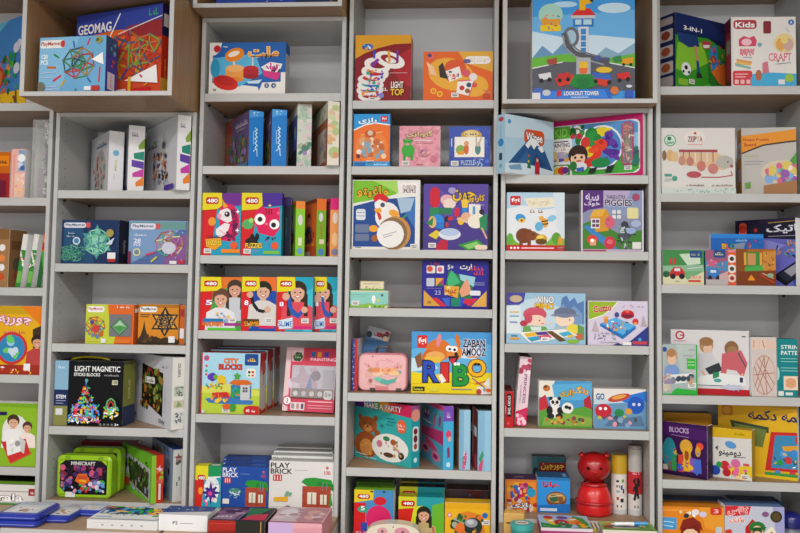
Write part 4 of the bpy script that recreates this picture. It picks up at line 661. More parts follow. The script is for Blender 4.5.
q = B('activity_book', 'pale blue activity book lying tilted over the back of the pink suitcase', f[4], 358, 381, 332, 'R 0,0,100,100,5a86b0;R 0,0,100,30,c4ccd8;B 8,6,92,28,10,8,3,a33,345,e8c8a0;P 3a6a9a,0,40,100,30,100,70,0,80;X 50,18,60,12,844;L cdd,2,10,84,90,74;L cdd,2,10,90,70,84', Y=.15, d=.008, dz=.075, lean=16, roll=14, tc='cde', h=.13)
def suitcase():
    z = f[4]; Y = .05; x0, x1 = xat(357.5, z, Y), xat(407, z, Y); h = zat(353.5, (x0+x1)/2, Y)-z; wd = x1-x0; d = .075
    r = tag(empty('toy_suitcase', ((x0+x1)/2, Y, z+.0005)), 'pink tin suitcase with mermaid picture and dark metal handle', 'suitcase')
    q = MB(); q.slab(wd, h, d, .026, 'd88a96', 'e7a0a6', 7); q.v = [(x-wd/2, d-zz, y) for x, y, zz in q.v]
    paint(q, 'Q 3,4,97,96,14,eeb4b6;Q 5,7,95,93,12,f0b6b8;X 56,18,22,3,d07a8a;B 10,14,90,88,26,4,9,eaa4aa,f6c6c4,e89aa4;E 60,46,22,8,f0a870,-8;E 74,52,12,6,f8c890;E 40,52,9,10,f4c8a8;E 38,44,9,7,e8864a;P 4ab0a0,40,62,60,70,74,66,80,60,76,74,60,82,46,78;P 6ac8b4,32,66,42,60,50,70,40,76;D 26,44,6,c88a3a;D 22,56,7,e8b0a0;S 80,36,4,5,.45,d85a6a;D 85,48,4,5ab0a8;S 22,34,4,5,.45,e07a5a;D 26,72,5,b0604a;L f8d8c8,2,30,80,60,86;P e08088,36,86,62,86,62,96,36,96;D 30,8,1.6,322;D 86,34,2,c8a050;B 44,38,66,52,8,4,4,f8c07a,e87a4a,f4d0a0', wd, h, lambda x, y, e: (-wd/2+x, -e, h-y), 41); q.build('case_shell', PLAST, r)
    for s in (-.2, .33):
        q = MB(); q.box(wd*s-.009, wd*s+.009, -.004, .004, .002, .012, '453a34', .001); q.build('latch', PLAST, r)
    q = MB(); hp = []
    for k in range(9):
        t = math.pi*k/8; hp.append((-.026*math.cos(t)*1.0, d*.5, h-.002+.021*min(1, math.sin(t)*1.4)))
    q.tube(hp, .0042, '3a3030', 8); q.build('handle', PLAST, r)
suitcase()
B('board_game_box', 'big blue and yellow language game box with colourful letters and a dog', f[4], 411, 491.5, 332, 'R 0,0,100,100,62b6e8;P 4a9ede,0,0,100,0,100,20,50,10,0,30;P d8eefa,60,30,80,20,90,34,80,44,62,42;P cde8f4,0,44,20,40,34,60,0,66;P f0d818,0,66,30,70,60,64,100,66,100,100,0,100;L e0b810,2,0,86,60,80,100,86;Q 7,6,20,27,2,d8302a;T 13.5,16,10,12,fff,fgi;E 34,30,16,18,e0782a;E 22,44,9,14,d06a20;E 54,34,10,12,e88a3a;E 34,14,3,11,e88c90,10;E 58,14,3,11,d8782a,-14;E 30,40,12,8,f0b060;P f0c040,16,42,36,40,38,50,18,52;E 53,28,5,5,fff;D 54,29,2.4,311;E 47,27,4,5,fff;D 48,28,2.2,311;P 2a1a14,46,40,60,38,56,50,48,48;P d8283a,48,44,56,42,54,52,50,52;D 56,36,3,221;P 8a5a3a,4,42,12,34,14,56,8,60;O 25,65,20,34,2a50c0,124,R;O 42,66,9,30,d8302a,811,I;O 62,70,19,34,1f9a3a,164,B;O 82,58,22,28,f4b81c,852,O;P f4f0e8,34,72,38,68,44,80,38,84;D 55,52,2.6,fff;D 59,52,2.6,fff;D 80,52,2.4,211;D 84,52,2.4,211;O 78,18,28,13,1c1c2a,eef,ZABAN;O 78,32,30,13,1c1c2a,eef,AMOOZ;L e8862c,2,70,40,84,40;R 82,88,99,100,e8e4e0;R 2,90,17,97,2a2a2a;X 9.5,93.5,12,5,ee4;L 88a,1.5,50,93,76,93;P dd4,24,92,34,90,34,97,24,97;L 8a3a9a,1.6,76,74,92,90;L d83a3a,1.6,80,84,96,78;P eee,90,84,98,72,99,90;B 84,90,98,98,5,4,3,e63,b44,7a8', Y=(.04, .04), d=.065, rc='1a1c3c', tc='5a8ab8')
SET = 'craft boxes turned spine outwards on the sixth shelf'
B('craft_kit_box', 'large turquoise craft box with brown teddy bear', f[5], 354.5, 411, 406, 'R 0,0,100,100,36b0b0;P 5a2a8a,0,0,16,0,20,14,0,14;P 2a8ad8,14,0,30,0,32,14,18,14;P 4ab04a,28,0,46,0,48,15,32,14;P e8a020,44,0,62,0,64,17,48,15;P e04030,60,0,76,0,78,18,64,17;P d0285a,74,0,100,0,100,20,78,18;O 50,9,66,9,fff,a48,MAKE A PARTY;D 10,31,5,9a5028;D 38,30,5,9a5028;E 24,42,17,14,a85a2a;E 24,48,8,6,d09050;D 24,45,1.8,211;D 18,40,1.4,211;D 30,40,1.4,211;E 22,76,22,22,a05426;E 22,80,12,14,d8934a;E 42,56,5,9,a05426,-40;B 12,70,34,90,8,3,4,f0b060,c8803a;E 64,74,32,23,f4f2ec;E 58,60,6,4,3a8a5a;E 70,64,5,5,b0602a;E 46,70,5,6,d8788a;E 84,84,5,6,333;E 62,86,9,4,5a3a28;B 46,60,84,92,14,3,6,d89a5a,e8a0b0,3a6a4a,885;D 84,36,11,f06a3a;X 84,34,12,4,fff;X 84,39,10,4,fff;L 1a7a8a,1.2,58,26,72,26;L 1a7a8a,1.2,60,31,74,31;L 1a7a8a,1.2,58,36,70,36;S 50,40,7,8,.15,2a6a7a;L cff,1.2,4,92,24,93;X 30,96,24,3,dff', Y=(.19, .01), d=.04, R='R 0,0,100,100,28a4b0;R 0,0,100,16,a85a9a;D 50,16,10,f0a08a;Q 14,34,86,74,4,f0f0ee;E 50,42,24,5,7a2a2a;E 50,54,24,6,6a2a28;E 50,66,20,5,a84a3a;D 50,88,4,dff', tc='6a2a4a', T='R 0,0,100,100,6a2a4a', grp=SET)
B('craft_kit_box', 'turquoise and pink craft box with glasses picture between bear box and light blue boxes', f[5], 421.5, 443, 406.5, 'R 0,0,100,100,52b0d0;P c83a7a,0,46,100,40,100,62,0,60;P d84a8a,30,0,100,0,100,8,30,8;E 24,22,14,9,8a3a9a;D 18,20,4,fff;D 32,20,4,fff;E 60,30,14,4,d8507a,-60;E 84,26,5,10,9a4a8a,20;E 20,80,20,8,e080a8;E 66,86,20,8,e080a8;E 20,80,11,4,8a2a6a;E 66,86,11,4,8a2a6a;E 44,70,30,6,d8487a,10;L fff,2,6,34,46,36', Y=(.22, -.0), d=.036, R='R 0,0,100,100,4ab4e0;R 0,0,100,24,7a50b8;X 50,14,34,10,dcf;E 50,44,26,6,e0486a;E 60,52,16,4,f0b0a0;P 8a3a6a,36,66,60,64,66,80,40,82;E 50,92,20,4,cef', tc='a04a7a', grp=SET)
CHK = ';'.join('R %d,%d,%d,%d,%s' % (20*i, 5*j, 20*i+20, 5*j+5, ('b8303a', 'f0e8e0', '5a2a2a')[(i*2+j*3) % 3]) for i in range(5) for j in range(20))
B('craft_kit_box', 'narrow light blue spined box with orange photo strip, left of the checked one', f[5], 454, 459, 410, 'R 0,0,100,100,c8a888;B 4,2,96,96,26,7,3,d87a4a,7ab8d0,e8d8c0,8a5a3a', Y=(.2, .01), d=.037, R='R 0,0,100,100,9cc8e2;R 0,0,40,100,7fb2d2;P d85a8a,30,82,60,66,70,80,56,98,30,98;P 2a9a6a,30,82,44,72,40,96;C 40,70,64,96,10,3,3,822,fde', tc='8a98a0', grp=SET)
B('craft_kit_box', 'light blue spined box with red checked gingham side by the right post', f[5], 472, 480.5, 411, CHK+';P c04a6a,50,86,100,70,100,100,50,100;R 0,28,100,44,d8e0e4', Y=(.19, .0), d=.044, R='R 0,0,100,100,86b8d8;R 50,0,100,100,98c6e0;P d8487a,6,92,30,76,40,84,30,100,6,100;P 3a9a6a,6,80,34,66,44,74,20,88', tc='70808a', grp=SET)
f3 = LOW[3]
B('craft_kit_box', 'yellow cornered craft box with round pink creature at the bottom of the fourth bookcase', f3, 353.5, 393, 490, 'R 0,0,100,100,4a90c8;P d82028,0,24,30,24,28,100,0,100;P e8d020,0,0,50,0,48,18,0,24;Q 8,8,40,17,4,c82a20;O 24,12,24,6,fff,811,480;E 62,52,32,24,e0286a;E 66,20,16,8,d82030;E 58,66,4,3,822;E 22,36,13,6,3aa880;O 22,34,10,8,fff,484,5;R 18,60,34,76,3a4ab0;P 7ac040,34,66,60,72,90,64,96,100,34,100;O 30,80,50,7,f4a8b8,b36,SLIME;O 30,90,50,8,f08a2a,822,FUZZIES;T 60,3,40,3,333,· ·', Y=.02, d=.09, tc='7ab832', T='R 0,0,100,100,7ab832;T 50,50,30,20,243,o o')
B('craft_kit_box', 'tall lime topped craft box behind the pink creature box', f3, 355.5, 392.5, 482.5, 'R 0,0,100,100,6ab02c;T 50,5,24,3,232,• •', Y=.125, d=.05, tc='6ab02c')
B('craft_kit_box', 'navy craft box, rearmost behind the pink creature box', f3, 356, 395, 479.5, 'R 0,0,100,100,1a2450', Y=.19, d=.05, tc='1a2450')
GB = 'R 0,0,100,100,24a0a8;P 6ab82c,74,16,100,10,100,100,74,100;P d8281e,0,26,40,22,20,100,0,100;P d8e028,34,20,54,18,40,60,26,60;P d8d828,0,0,40,0,40,22,0,26;Q 6,8,36,20,4,c82020;O 21,14,22,6,fff,811,480;K 56,36,13,221,dca888,c8b078,L;L c86a50,4,76,60,80,80;R 30,62,74,72,ccb888;O 22,60,26,10,e8e8f0,335,SLIME'
B('craft_kit_box', 'yellow cornered craft box with long haired girl and green edge at the bottom', f3, 398, 443.5, 497, GB, Y=.02, d=.05, tc='1a8a94', T='R 0,0,40,100,a8a020;R 40,0,100,100,1a8a94', grp='girl photo craft boxes in a file at the bottom')
for i, (vt, Y) in enumerate(((487, .09), (482, .16))):
    B('craft_kit_box', ('second of the girl photo craft boxes in the file', 'rearmost of the girl photo craft boxes in the file')[i], f3, 399+i, 444, vt, GB, Y=Y, d=.05, T='R 0,0,40,100,7a7420;R 40,0,100,100,1a3c74;R 54,20,80,70,6a6a70', tc='1a3c74', grp='girl photo craft boxes in a file at the bottom')
B('board_game_box', 'yellow box with hooded figure among leaves and blue round badge', f3, 444.5, 491, 503, 'R 0,0,100,100,f0b81c;R 0,0,100,14,e8ae18;P d88a1a,30,24,50,18,80,26,90,70,60,60;D 10,28,5,c84a8a;D 10,28,3.4,f0d0e0;D 88,27,6.5,1f6ac0;E 50,50,34,28,e8802a;B 18,34,44,80,30,7,3,2a6a3a,4a9a4a,1a4a2a,a8b0a0;B 26,28,84,40,16,5,4,3a8a3a,e8742a,2a5a2a;E 62,52,20,20,243430;E 58,44,14,10,9aa0a8;E 56,42,8,5,c8ccd0;E 34,56,10,12,e8742a;B 60,60,82,80,10,5,5,d84a2a,233,e8a030,a33;P b03050,50,74,70,70,76,100,46,100;X 50,95,60,8,6a3a1a', Y=.02, d=.06, tc='e0b428', st=(90, 42))
B('board_game_box', 'dark lidded box stored behind the yellow box with the hooded figure', f3, 445.5, 489, 490, 'R 0,0,100,100,4a3a3a;R 40,0,96,20,5a1e1e;B 4,2,96,30,14,6,3,3a3a4a,8a3a2a,6a6a6a', Y=.12, d=.09, tc='5a3a32')
def plush():
    z = f3; r = tag(empty('owl_shaped_case', (xat(393, z+.05, -.1), -.1, z+.0005)), 'cream rounded owl shaped case with pink eyes at the bottom edge', 'toy case')
    hh = zat(524, xat(393, z+.05, -.1), -.1)-z; wd = xat(420, z+.05, -.1)-xat(366, z+.05, -.1)
    q = MB(); n = 24
    prof = []
    for k in range(n+1):
        a = math.pi*k/n; prof.append((-math.cos(a)*wd/2*(1 if True else 0), hh*.55+hh*.45*math.sin(a)**.55))
    pts = [(-wd/2*.9, 0)] + prof + [(wd/2*.9, 0)]
    for sgn, y in ((0, 0.), (1, .05)):
        pl = [(x, y, zz) for x, zz in pts]; q.poly(pl if sgn else pl[::-1], 'e4dcc8')
    for i in range(len(pts)):
        a, b_ = pts[i-1], pts[i]; q.poly([(a[0], 0, a[1]), (b_[0], 0, b_[1]), (b_[0], .05, b_[1]), (a[0], .05, a[1])], 'd8d0bc')
    paint(q, 'E 30,26,10,14,d8a0a8;E 66,26,14,16,d890a0;D 30,24,4,6a3a3a;D 68,24,4,6a3a3a;P e0a050,46,34,54,34,50,46;D 50,10,2,543;E 50,80,34,20,d8cdb4', wd, hh, lambda x, y, e: (-wd/2+x, -e, hh-y)); q.build('case_shell', PLAST, r)
    for s in (-1, 1):
        q = MB(); q.tube([(s*wd*.34, .02, 0), (s*wd*.34, .02, .012)], .012, 'c8a080'); q.build('foot', PLAST, r)
plush()
# ================================================================== bay 4
f = FL[4]
B('playset_box', 'large sky blue playset box with lookout tower in the overhead cabinet', CZ[4], 532, 635, -4, 'R 0,0,100,100,3f9be4;P 6ab4ec,0,20,100,14,100,50,0,50;P cfe6f6,0,34,30,40,60,38,100,42,100,60,0,60;P 6a9ac0,0,60,10,48,20,56,30,46,40,60;P 8ab0c8,60,60,72,50,84,56,100,46,100,62;P 6aba3c,0,60,34,56,70,62,100,56,100,80,0,82;P 5a5e68,0,70,30,64,70,64,100,70,100,92,0,92;L e8e8ea,1,0,70,30,64;L e8e8ea,1,70,64,100,70;E 32,8,12,3,b8dcf4;E 80,12,16,5,c8e4f6;E 18,18,12,11,a8d8c8;P e8a030,8,22,28,22,26,28,10,28;R 8,28,28,34,f0d020;C 8,18,28,34,12,3,3,c33,38c,fc3,e84;R 40,22,60,30,2a7ac8;P d82a2a,38,19,44,13,56,12,62,19;R 46,4,52,14,f0b818;P f0b818,46,4,58,2,58,7,50,9;D 58,4.5,1.6,221;R 38,19,62,22,c8ccd4;R 42,23,48,28,bde;R 50,23,58,28,bde;R 45,30,55,66,d8dce4;R 47.5,32,52.5,58,3a8ad0;L fff,.6,47.5,38,52.5,38;L fff,.6,47.5,44,52.5,44;L fff,.6,47.5,50,52.5,50;E 38,40,8,10,6a6e78;E 38,40,5,7,a8c8dc;L 58585f,5,31,36,34,48,42,56,56,60,72,64,74,68;L 9a9ea8,1.6,30,38,32,50,42,59,56,63,70,67;L 7a7e88,1.4,33,34,37,46,45,53,58,57,72,61;R 43,60,57,84,b0b4bc;Q 46,64,54,76,3,e8703a;R 46,64,54,70,f0c030;P d83a2a,22,80,40,76,44,84,26,88;P d83a2a,58,76,78,80,72,88,56,84;P 1e8a3a,36,86,42,76,58,76,64,86,50,92;Q 44,80,56,90,2,1a7a3a;P 3a6ac0,58,74,76,76,78,82,60,80;E 70,72,8,3,e8c030;D 62,83,2,222;D 75,84,2,222;P d82a2a,82,76,94,74,96,80,84,82;D 85,82,2,222;D 93,81,2,222;P e8a020,86,62,98,60,98,66,88,67;D 89,67,1.4,222;D 96,67,1.4,222;P 3a8a4a,78,60,86,58,88,64,80,65;P c83030,24,76,36,74,38,80,26,82;D 27,82,2,222;D 35,81,2,222;P e0e0e4,6,76,18,74,19,80,8,82;D 9,82,2,222;D 17,81,2,222;P a84a3a,14,62,24,60,24,66,16,67;P 4a5a9a,60,60,66,58,68,63,61,64;E 72,62,4,2,557;P 2a6ad0,2,92,74,90,78,100,0,100;P 3a86e4,10,93,70,91,74,99,8,99;O 48,94.5,34,4,fff,238,LOOKOUT TOWER;X 48,98,20,2,cef;P c8303a,24,92,29,92,28,97,26,98,24,97;R 90,92,98,99,3a5ac0;E 6,92,5,3,4a6ac0;E 14,94,4,3,c8ccd4;E 80,92,4,4,d8783a;E 94,88,3,1.4,dde;R 0,94,8,100,e4e4e4;P 8a3a9a,28,0,40,0,38,3,30,4', Y=(-.062, -.062), d=.1, tc='2a6ab0', rc='2a4a8a')
B('board_game_box', 'pale blue mountain game box jutting out past the left post, turned towards the right', f[0], 505, 553.5, 113.5, 'R 0,0,100,100,b4d6ea;P c8e2f0,0,0,100,0,100,30,0,40;D 8,12,4,4a9ad8;Q 38,20,80,46,8,e0562a;O 59,33,34,16,fff,344,Winee;P 2a5a90,4,86,46,38,56,32,80,52,98,88;P f4f8fa,40,48,52,34,62,36,72,48,64,46,58,54,52,46,46,54;P f4f8fa,66,50,74,46,80,54,74,58;P 3a6aa0,20,86,44,56,50,86;P 1f4a7a,54,86,62,60,84,80;P d8eaf4,0,84,40,80,100,88,100,100,0,100;P 2a7a5a,44,88,48,58,52,88;D 48,66,2,d33;D 47,76,2,ec3;P c82a3a,60,80,64,66,70,80;R 60,80,70,96,c8283a;D 65,72,3,e0b0a0;R 61,92,64,98,933;R 66,92,69,98,933;P 7aa8c8,6,88,30,82,34,92,10,94', Y=(-.062, .085), d=.042, L='R 0,0,100,100,a8cce0;E 50,8,30,4,b8505a;D 50,48,7,3a8ac8;R 30,66,66,78,345;L 6a8aa0,1,50,18,50,40;D 50,88,4,7ab', tc='88a8c0')
def painting():
    o = B('craft_kit_box', 'magenta framed painting set with boy and large round fruit picture', f[0], 553.5, 648.5, 113, 'R 0,0,100,100,c4186a;Q 3,8,97,95,9,dfe9ec;P 5a9ad8,26,9,88,9,95,14,95,60,26,60;P 9ac8e8,26,30,95,30,95,60,26,60;P 46ac3c,26,66,60,60,96,62,96,88,90,94,26,94;R 24,9,26,94,e8ecec;R 4,10,24,30,58b02c;T 14,20,14,14,9ad86a,KID;R 4,31,24,70,eceae8;L 557,2,5,35,22,35;T 14,41,19,7,335,PAINTING;X 18,48,8,5,c63;E 14,58,9,6,b8a8c8;E 12,66,8,3,5a5ab0;D 20,66,4,f0a020;B 5,54,23,68,12,4,4,d8a0b8,88a8c8,e8d080;Q 4,74,24,93,4,3a8a34;Q 6,76,22,91,4,f0ece0;D 10,84,6,e8c020;D 15,84,7,d83a2a;D 19,84,6,6a2a8a;B 27,12,44,40,22,6,3,2a7a34,3a9a44,1f6a2a,fff;D 34,28,5,c8283a;D 40,32,5,c8283a;D 27,28,4,c8283a;D 57,50,37,f0f4f4;D 57,50,34,4a8ad0;P e8d420,46,22,58,16,68,20,64,32,50,32;B 46,26,54,46,8,11,5,1f8a3a,2a9a44;B 60,26,74,72,26,6,6,5a2a9a,6a3aa8,4a2090;E 51,58,7,13,e83820;E 58,46,6,10,e8452a;E 44,56,6,9,e8d428,20;E 44,74,8,7,d83024;E 57,75,10,8,1f8a4a;E 41,40,5,9,d83a30;B 46,40,58,64,6,5,7,f0502a,c82a20;D 33,60,17,3a2018;E 33,66,8,12,f4c8a8;D 30,64,2.2,211;D 37,64,2.2,211;P 3a2018,25,56,32,50,41,54,41,60,32,58,27,62;E 34,70,3,1.4,c44;E 35,80,8,8,e8e8ec;P 3a6ac0,31,82,39,80,40,87,32,88;P 222a28,46,84,54,82,50,92,44,92;P 222a28,64,82,72,80,68,92,62,92;E 28,78,4,8,2a7a34;Q 79,12,91,82,6,b8286a;Q 80.5,15,89.5,79,4,5a4048;D 85,23,5,b83040;D 85,34,5,a04a34;D 85,45,5,7a7a50;D 85,56,5,d0a080;D 85,67,5,404858;C 80,16,90,78,22,6,3,eee,c88,222,d63;B 92,40,95,86,6,6,3,2a7a6a,3a5a6a', Y=(.155, .0), d=.035, tc='a01458', st=(85, 86), lc='8a0e4a')
    w, h = o['_w'], o['_h']
    q = MB(); q.box(w*.3, w*.4, -.009, -.0045, h*.2, h*.86, 'fff', .001); q.build('blister_window', FILM, o)
painting()
B('board_game_box', 'white and sky blue game box with brown bear and bee on the third shelf', f[1], 506.5, 564.5, 192.5, 'R 0,0,100,100,b4d4ea;P e8ecf0,0,28,30,22,60,30,100,24,100,90,0,90;P f0e8d4,30,10,80,8,90,24,40,28;P d8e6ee,80,0,100,0,100,90,88,60;Q 6,6,24,22,2,d02a2a;T 15,14,14,9,fff,fgi;O 56,17,36,11,f4eccc,cb9,خرس قهوه;X 50,32,28,7,9a7a4a;E 24,44,9,7,3a9ad8,20;E 26,48,6,4,f0c838;D 26,48,2,8a2a6a;E 66,52,6,8,f0a83a;L 333,2,60,50,72,48;L 333,2,60,55,72,53;D 60,44,4,f0b050;E 56,58,7,8,68b4e0,20;E 78,44,8,5,88c8e8,-20;P 78b83c,0,90,0,80,8,74,16,84,26,90;P 78b83c,66,90,78,76,88,84,100,78,100,90;E 6,80,6,10,6ab03c;E 86,78,8,10,5aa034;E 30,74,14,13,7a3f1e;E 44,74,10,8,84481f;P 7a3f1e,22,80,28,80,28,90,22,90;P 7a3f1e,36,80,42,80,42,90,36,90;D 40,66,3,7a3f1e;P 8a5028,48,68,58,72,50,80;D 46,72,1.3,111;E 60,80,10,8,d8a828;E 60,84,10,5,6a4a1a;E 58,76,6,3,f4d860;P e0a030,90,74,97,78,96,88,88,88;R 0,90,100,100,c81e24;L f8d8d8,2,26,95,82,95;D 8,95,2,fff;D 14,95,2,fff;D 20,95,2,fff', Y=(.012, .012), d=.06, tc='d8dce0', rc='c8ccd4', st=(93, 95))
B('board_game_box', 'purple three piggies game box with small orange house on the third shelf', f[1], 581, 643.5, 190.5, 'R 0,0,100,100,8a92b0;P 5a2e80,0,0,36,0,36,28,12,32,2,38,0,40;P 8a9ac0,36,0,100,0,100,40,36,40;P b8a8cc,36,0,80,0,70,24,36,24;O 18,11,22,12,d8c8f0,425,سه;O 18,22,26,9,e8d8f8,425,خوک;T 56,11,30,6,445,THREE LITTLE;O 60,20,44,11,445,dde,PIGGIES;P 44842f,0,56,20,48,60,70,100,64,100,96,0,96;P 3c86c8,4,60,10,56,46,82,60,96,44,96;P d8962c,14,44,20,32,40,30,46,40,44,66,24,68;P e8b040,14,44,20,32,40,30,34,42;R 16,46,30,62,e8e4ec;R 18,48,23,53,6a4a6a;R 24,48,29,53,6a4a6a;R 18,55,23,60,6a4a6a;R 24,55,29,60,6a4a6a;R 50,32,64,46,dcdfe6;L 667,1.4,57,32,57,46;L 667,1.4,50,39,64,39;Q 74,28,92,46,2,e4dca0;E 46,52,8,10,d8627a;D 44,48,2,b8405a;E 18,80,9,7,d8442a;R 14,80,24,90,e8a07a;D 18,82,3,fff;E 46,86,9,11,d03448;E 46,84,5,4,e06a7a;P 4a5058,62,62,76,56,84,70,74,82,62,78;D 70,56,6,3a3e48;C 60,60,84,96,22,7,3,3a4048,667,2a4a2a,bcc;E 80,66,8,5,9ab0d8;E 88,54,8,6,a8b8d8;R 82,84,96,95,e4e4e0;D 88,11,6,a8486a;R 0,96,100,100,c0b0c8;P b05070,0,97,40,97,40,100,0,100;R 0,0,2.5,100,d8d4dc;R 97.5,0,100,100,d8d4e0', Y=(.014, .014), d=.06, tc='b8b0c4', rc='b0acc0', lc='c8c4d4')
B('board_game_box', 'wide sky blue painted box with girl and boy playing a domino game', f[2], 506.3, 585.5, 293, 'R 0,0,100,100,9cc6e0;P c4dcea,0,20,40,10,70,30,60,70,0,80;P 5a80b8,70,10,76,4,80,16,86,8,90,20,98,14,98,60,66,60;P 7a9cc8,66,30,72,20,78,34,86,24,96,40,96,60,66,60;P 4a48a0,0,0,24,0,22,18,16,24,0,25;E 12,12,8,7,c8b090;P dfe8ec,0,26,18,26,18,80,0,80;O 48,13,24,13,f4f4f4,445,WINO;O 48,26,24,12,f4c828,a62,MINO;E 36,42,15,14,d0566c;E 38,55,12,12,f4d4c0;E 28,50,5,10,c84a60;E 22,60,5,6,b83a50;E 24,70,3,5,c84a60;D 42,54,1.5,433;E 46,60,2,1,c55;P 6aa858,22,66,32,64,50,66,54,76,20,80;P d8e8e8,30,66,44,66,44,74,32,74;L f0d0b8,2,50,62,58,58;E 74,52,12,14,f6dcc4;E 74,38,14,10,6a7490;E 74,43,18,3,7a84a0;D 80,52,1.4,433;P b0bcc8,62,66,84,62,90,80,60,78;E 84,70,8,10,ecd848;P 6a9a50,90,60,98,66,98,90,90,92;E 92,84,5,6,c86a4a;P f2f0ea,16,78,74,70,90,82,30,98;P e8b828,22,80,36,77,40,83,26,87;P 5a3a90,36,77,50,75,54,81,40,83;P d8486a,40,84,54,81,58,87,44,91;P 3aa0c8,26,88,40,84,44,91,32,96;P 6a4a2a,50,75,58,74,76,92,68,95;P 48b0d0,66,78,78,74,84,80,72,85;P e8c040,78,82,86,80,84,85,78,88;E 84,94,8,4,8aba3a;L d8b83a,2,4,38,16,38;L 58a0c8,2,4,46,16,46;L 8a9ac8,3,4,58,14,58;R 4,88,16,92,e8a030;R 6,83,14,86,48a;R 44,86,54,94,f0f0f0;T 49,90,6,4,335,60+', Y=(.012, .012), d=.06, tc='8a9ab8', rc='7a8ab0')
B('board_game_box', 'lilac white game box with blue toy tray and red buzzer', f[2], 588, 648.5, 301, 'R 0,0,100,100,dad0e4;P 9aba28,1,2,50,2,40,18,26,32,1,44;L f4f4e8,2,50,2,40,18,26,32,1,44;O 24,17,30,15,c82a4a,f0d8b0,Cuzzo,-8;P 2f8ad8,20,52,44,38,80,56,60,82,56,82;P 5ab0ea,22,50,46,37,78,55,58,76;P 1f70b8,20,52,58,78,80,57,80,62,58,86,20,57;C 32,46,70,68,30,7,3,fff,345,c83a4a,8ac,e8a030;E 66,30,11,10,c82030;E 66,34,11,4,7a1a3a;E 66,23,4,3,e86050;L a8b,1.2,56,16,62,10;L a8b,1.2,70,8,76,14;E 48,31,4,6,4a4a90;E 79,46,5,7,d83838;D 79,50,3,f0b060;R 27,38,33,51,e88a30;E 30,38,4,3,f0b050;P c0b4b8,6,68,12,44,18,70;P b8acb4,88,56,92,30,98,56;C 8,76,50,86,16,5,4,556,889,99a;X 32,73,20,4,667;L 99a,1.2,20,93,50,93;P 2c3a8a,60,100,72,88,100,56,100,100;R 74,90,98,97,c84048;E 86,86,3,4,4a9ac8;R 58,92,72,99,f0eeea;X 88,12,12,3,667;P 28386a,40,100,50,94,60,100', Y=(.012, .012), d=.06, rc='3a3a70', tc='b4acc0')
B('story_book_box', 'short red box with black title strip on its spine at the left of its shelf', f[3], 504.5, 513.5, 391.5, 'R 0,0,100,100,c01c22;R 24,6,76,70,241416;T 50,38,30,52,eee,STORY TIME,90;X 48,88,30,8,f88,20;L e8a0a0,2,12,40,12,60', Y=.012, d=.19, tc='7a1a1c')
B('story_book_box', 'tall pink blossom box leaning right beside the short red box', f[3], 514.5, 526, 357, 'R 0,0,100,100,ead0da;P d81e58,0,80,100,72,100,100,0,100;P c83a68,0,84,100,76,100,80,0,88;B 10,2,90,26,12,4,3,c04a6a,a83a58,f4e0e8;T 62,46,24,42,8a5a80,PRINCESS,90;X 30,54,12,26,667,90;B 10,82,90,96,8,4,4,f06a90,ffd0e0', Y=.035, d=.19, tc='7a6a68', roll=4.5, dz=.001)
B('board_game_box', 'panda game box with green picture and yellow lettering beside the pale blue one', f[3], 539, 592, 381, 'R 0,0,100,100,4a9ad0;P ece8dc,0,0,30,0,26,12,34,34,0,36;P 5ab0e0,24,8,100,4,100,40,30,42;E 14,16,7,7,c8702a;D 12,13,3,343;O 78,20,30,18,f8c020,a52,رنگ;O 52,26,28,16,f0b020,275,بازی;P c83040,0,40,12,30,20,60,0,70;P b82a38,84,40,96,28,100,60,86,60;P 5aa03a,0,66,20,58,50,64,84,54,100,60,100,100,0,100;P 8ab048,10,80,60,70,100,78,100,96,6,96;D 30,46,11,eeeae4;D 22,38,4,222;D 38,38,4,222;E 26,46,3,4,222;E 34,46,3,4,222;D 30,51,1.6,111;E 30,66,14,14,f0ece6;E 20,64,6,10,222;E 40,64,6,8,222;E 22,76,7,6,222;E 38,76,7,6,222;E 54,58,11,12,f0eee8;E 52,56,4,4,222;E 58,58,3,4,222;B 14,78,90,92,22,4,3,c8703a,a04a2a,d8b048,3a6a3a,844', Y=.04, d=.055, tc='b8b4a8')
B('board_game_box', 'white topped blue game box with red and blue monster shapes right of the panda box', f[3], 594, 647.5, 389, 'R 0,0,100,100,c8d8e4;R 0,0,100,26,eae6e0;P 2a7ad8,40,24,100,4,100,40,60,34;P 6a9ac0,0,40,100,30,100,100,0,100;O 12,20,16,16,2a4a8a,cde,GO;E 48,22,22,9,c84a3a,-14;E 48,20,14,5,e8a850,-14;E 18,56,16,18,c8283a;D 12,50,4,fff;D 22,50,4,fff;E 48,60,9,10,2a8a4a;E 80,40,16,22,1f5ac0;D 76,38,4,dde;D 86,38,4,dde;E 66,56,7,8,d8a03a;P 5a7a9a,30,78,90,66,96,92,20,94;B 8,68,90,92,18,6,3,e8a0b0,8ac,c8c050,456', Y=.04, d=.055, tc='d4d0ca')
z = FL[4][4]
B('board_game_box', 'orange cartoon box with purple lid at bottom left of the fifth bookcase', z, 505, 537, 479.5, 'R 0,0,100,100,d87a3a;R 5,7,95,96,f0902a;E 50,34,22,22,d82a24;E 46,40,8,8,f8b0a0;D 42,28,4,fff;E 60,24,14,10,d86a9a;B 10,12,90,60,26,7,3,e8b83a,d83a2a,2a6ac0,3a8a4a,a02a6a;E 82,40,14,14,2a9ac8;B 6,60,94,94,20,8,4,d8d0d8,2a3a8a,a33,e8d0b0;O 50,80,66,18,f4f4f4,335,بازی', Y=.09, d=.09, tc='4a2450', T='R 0,0,100,100,4a2450;L c8a0c0,8,30,60,60,50')
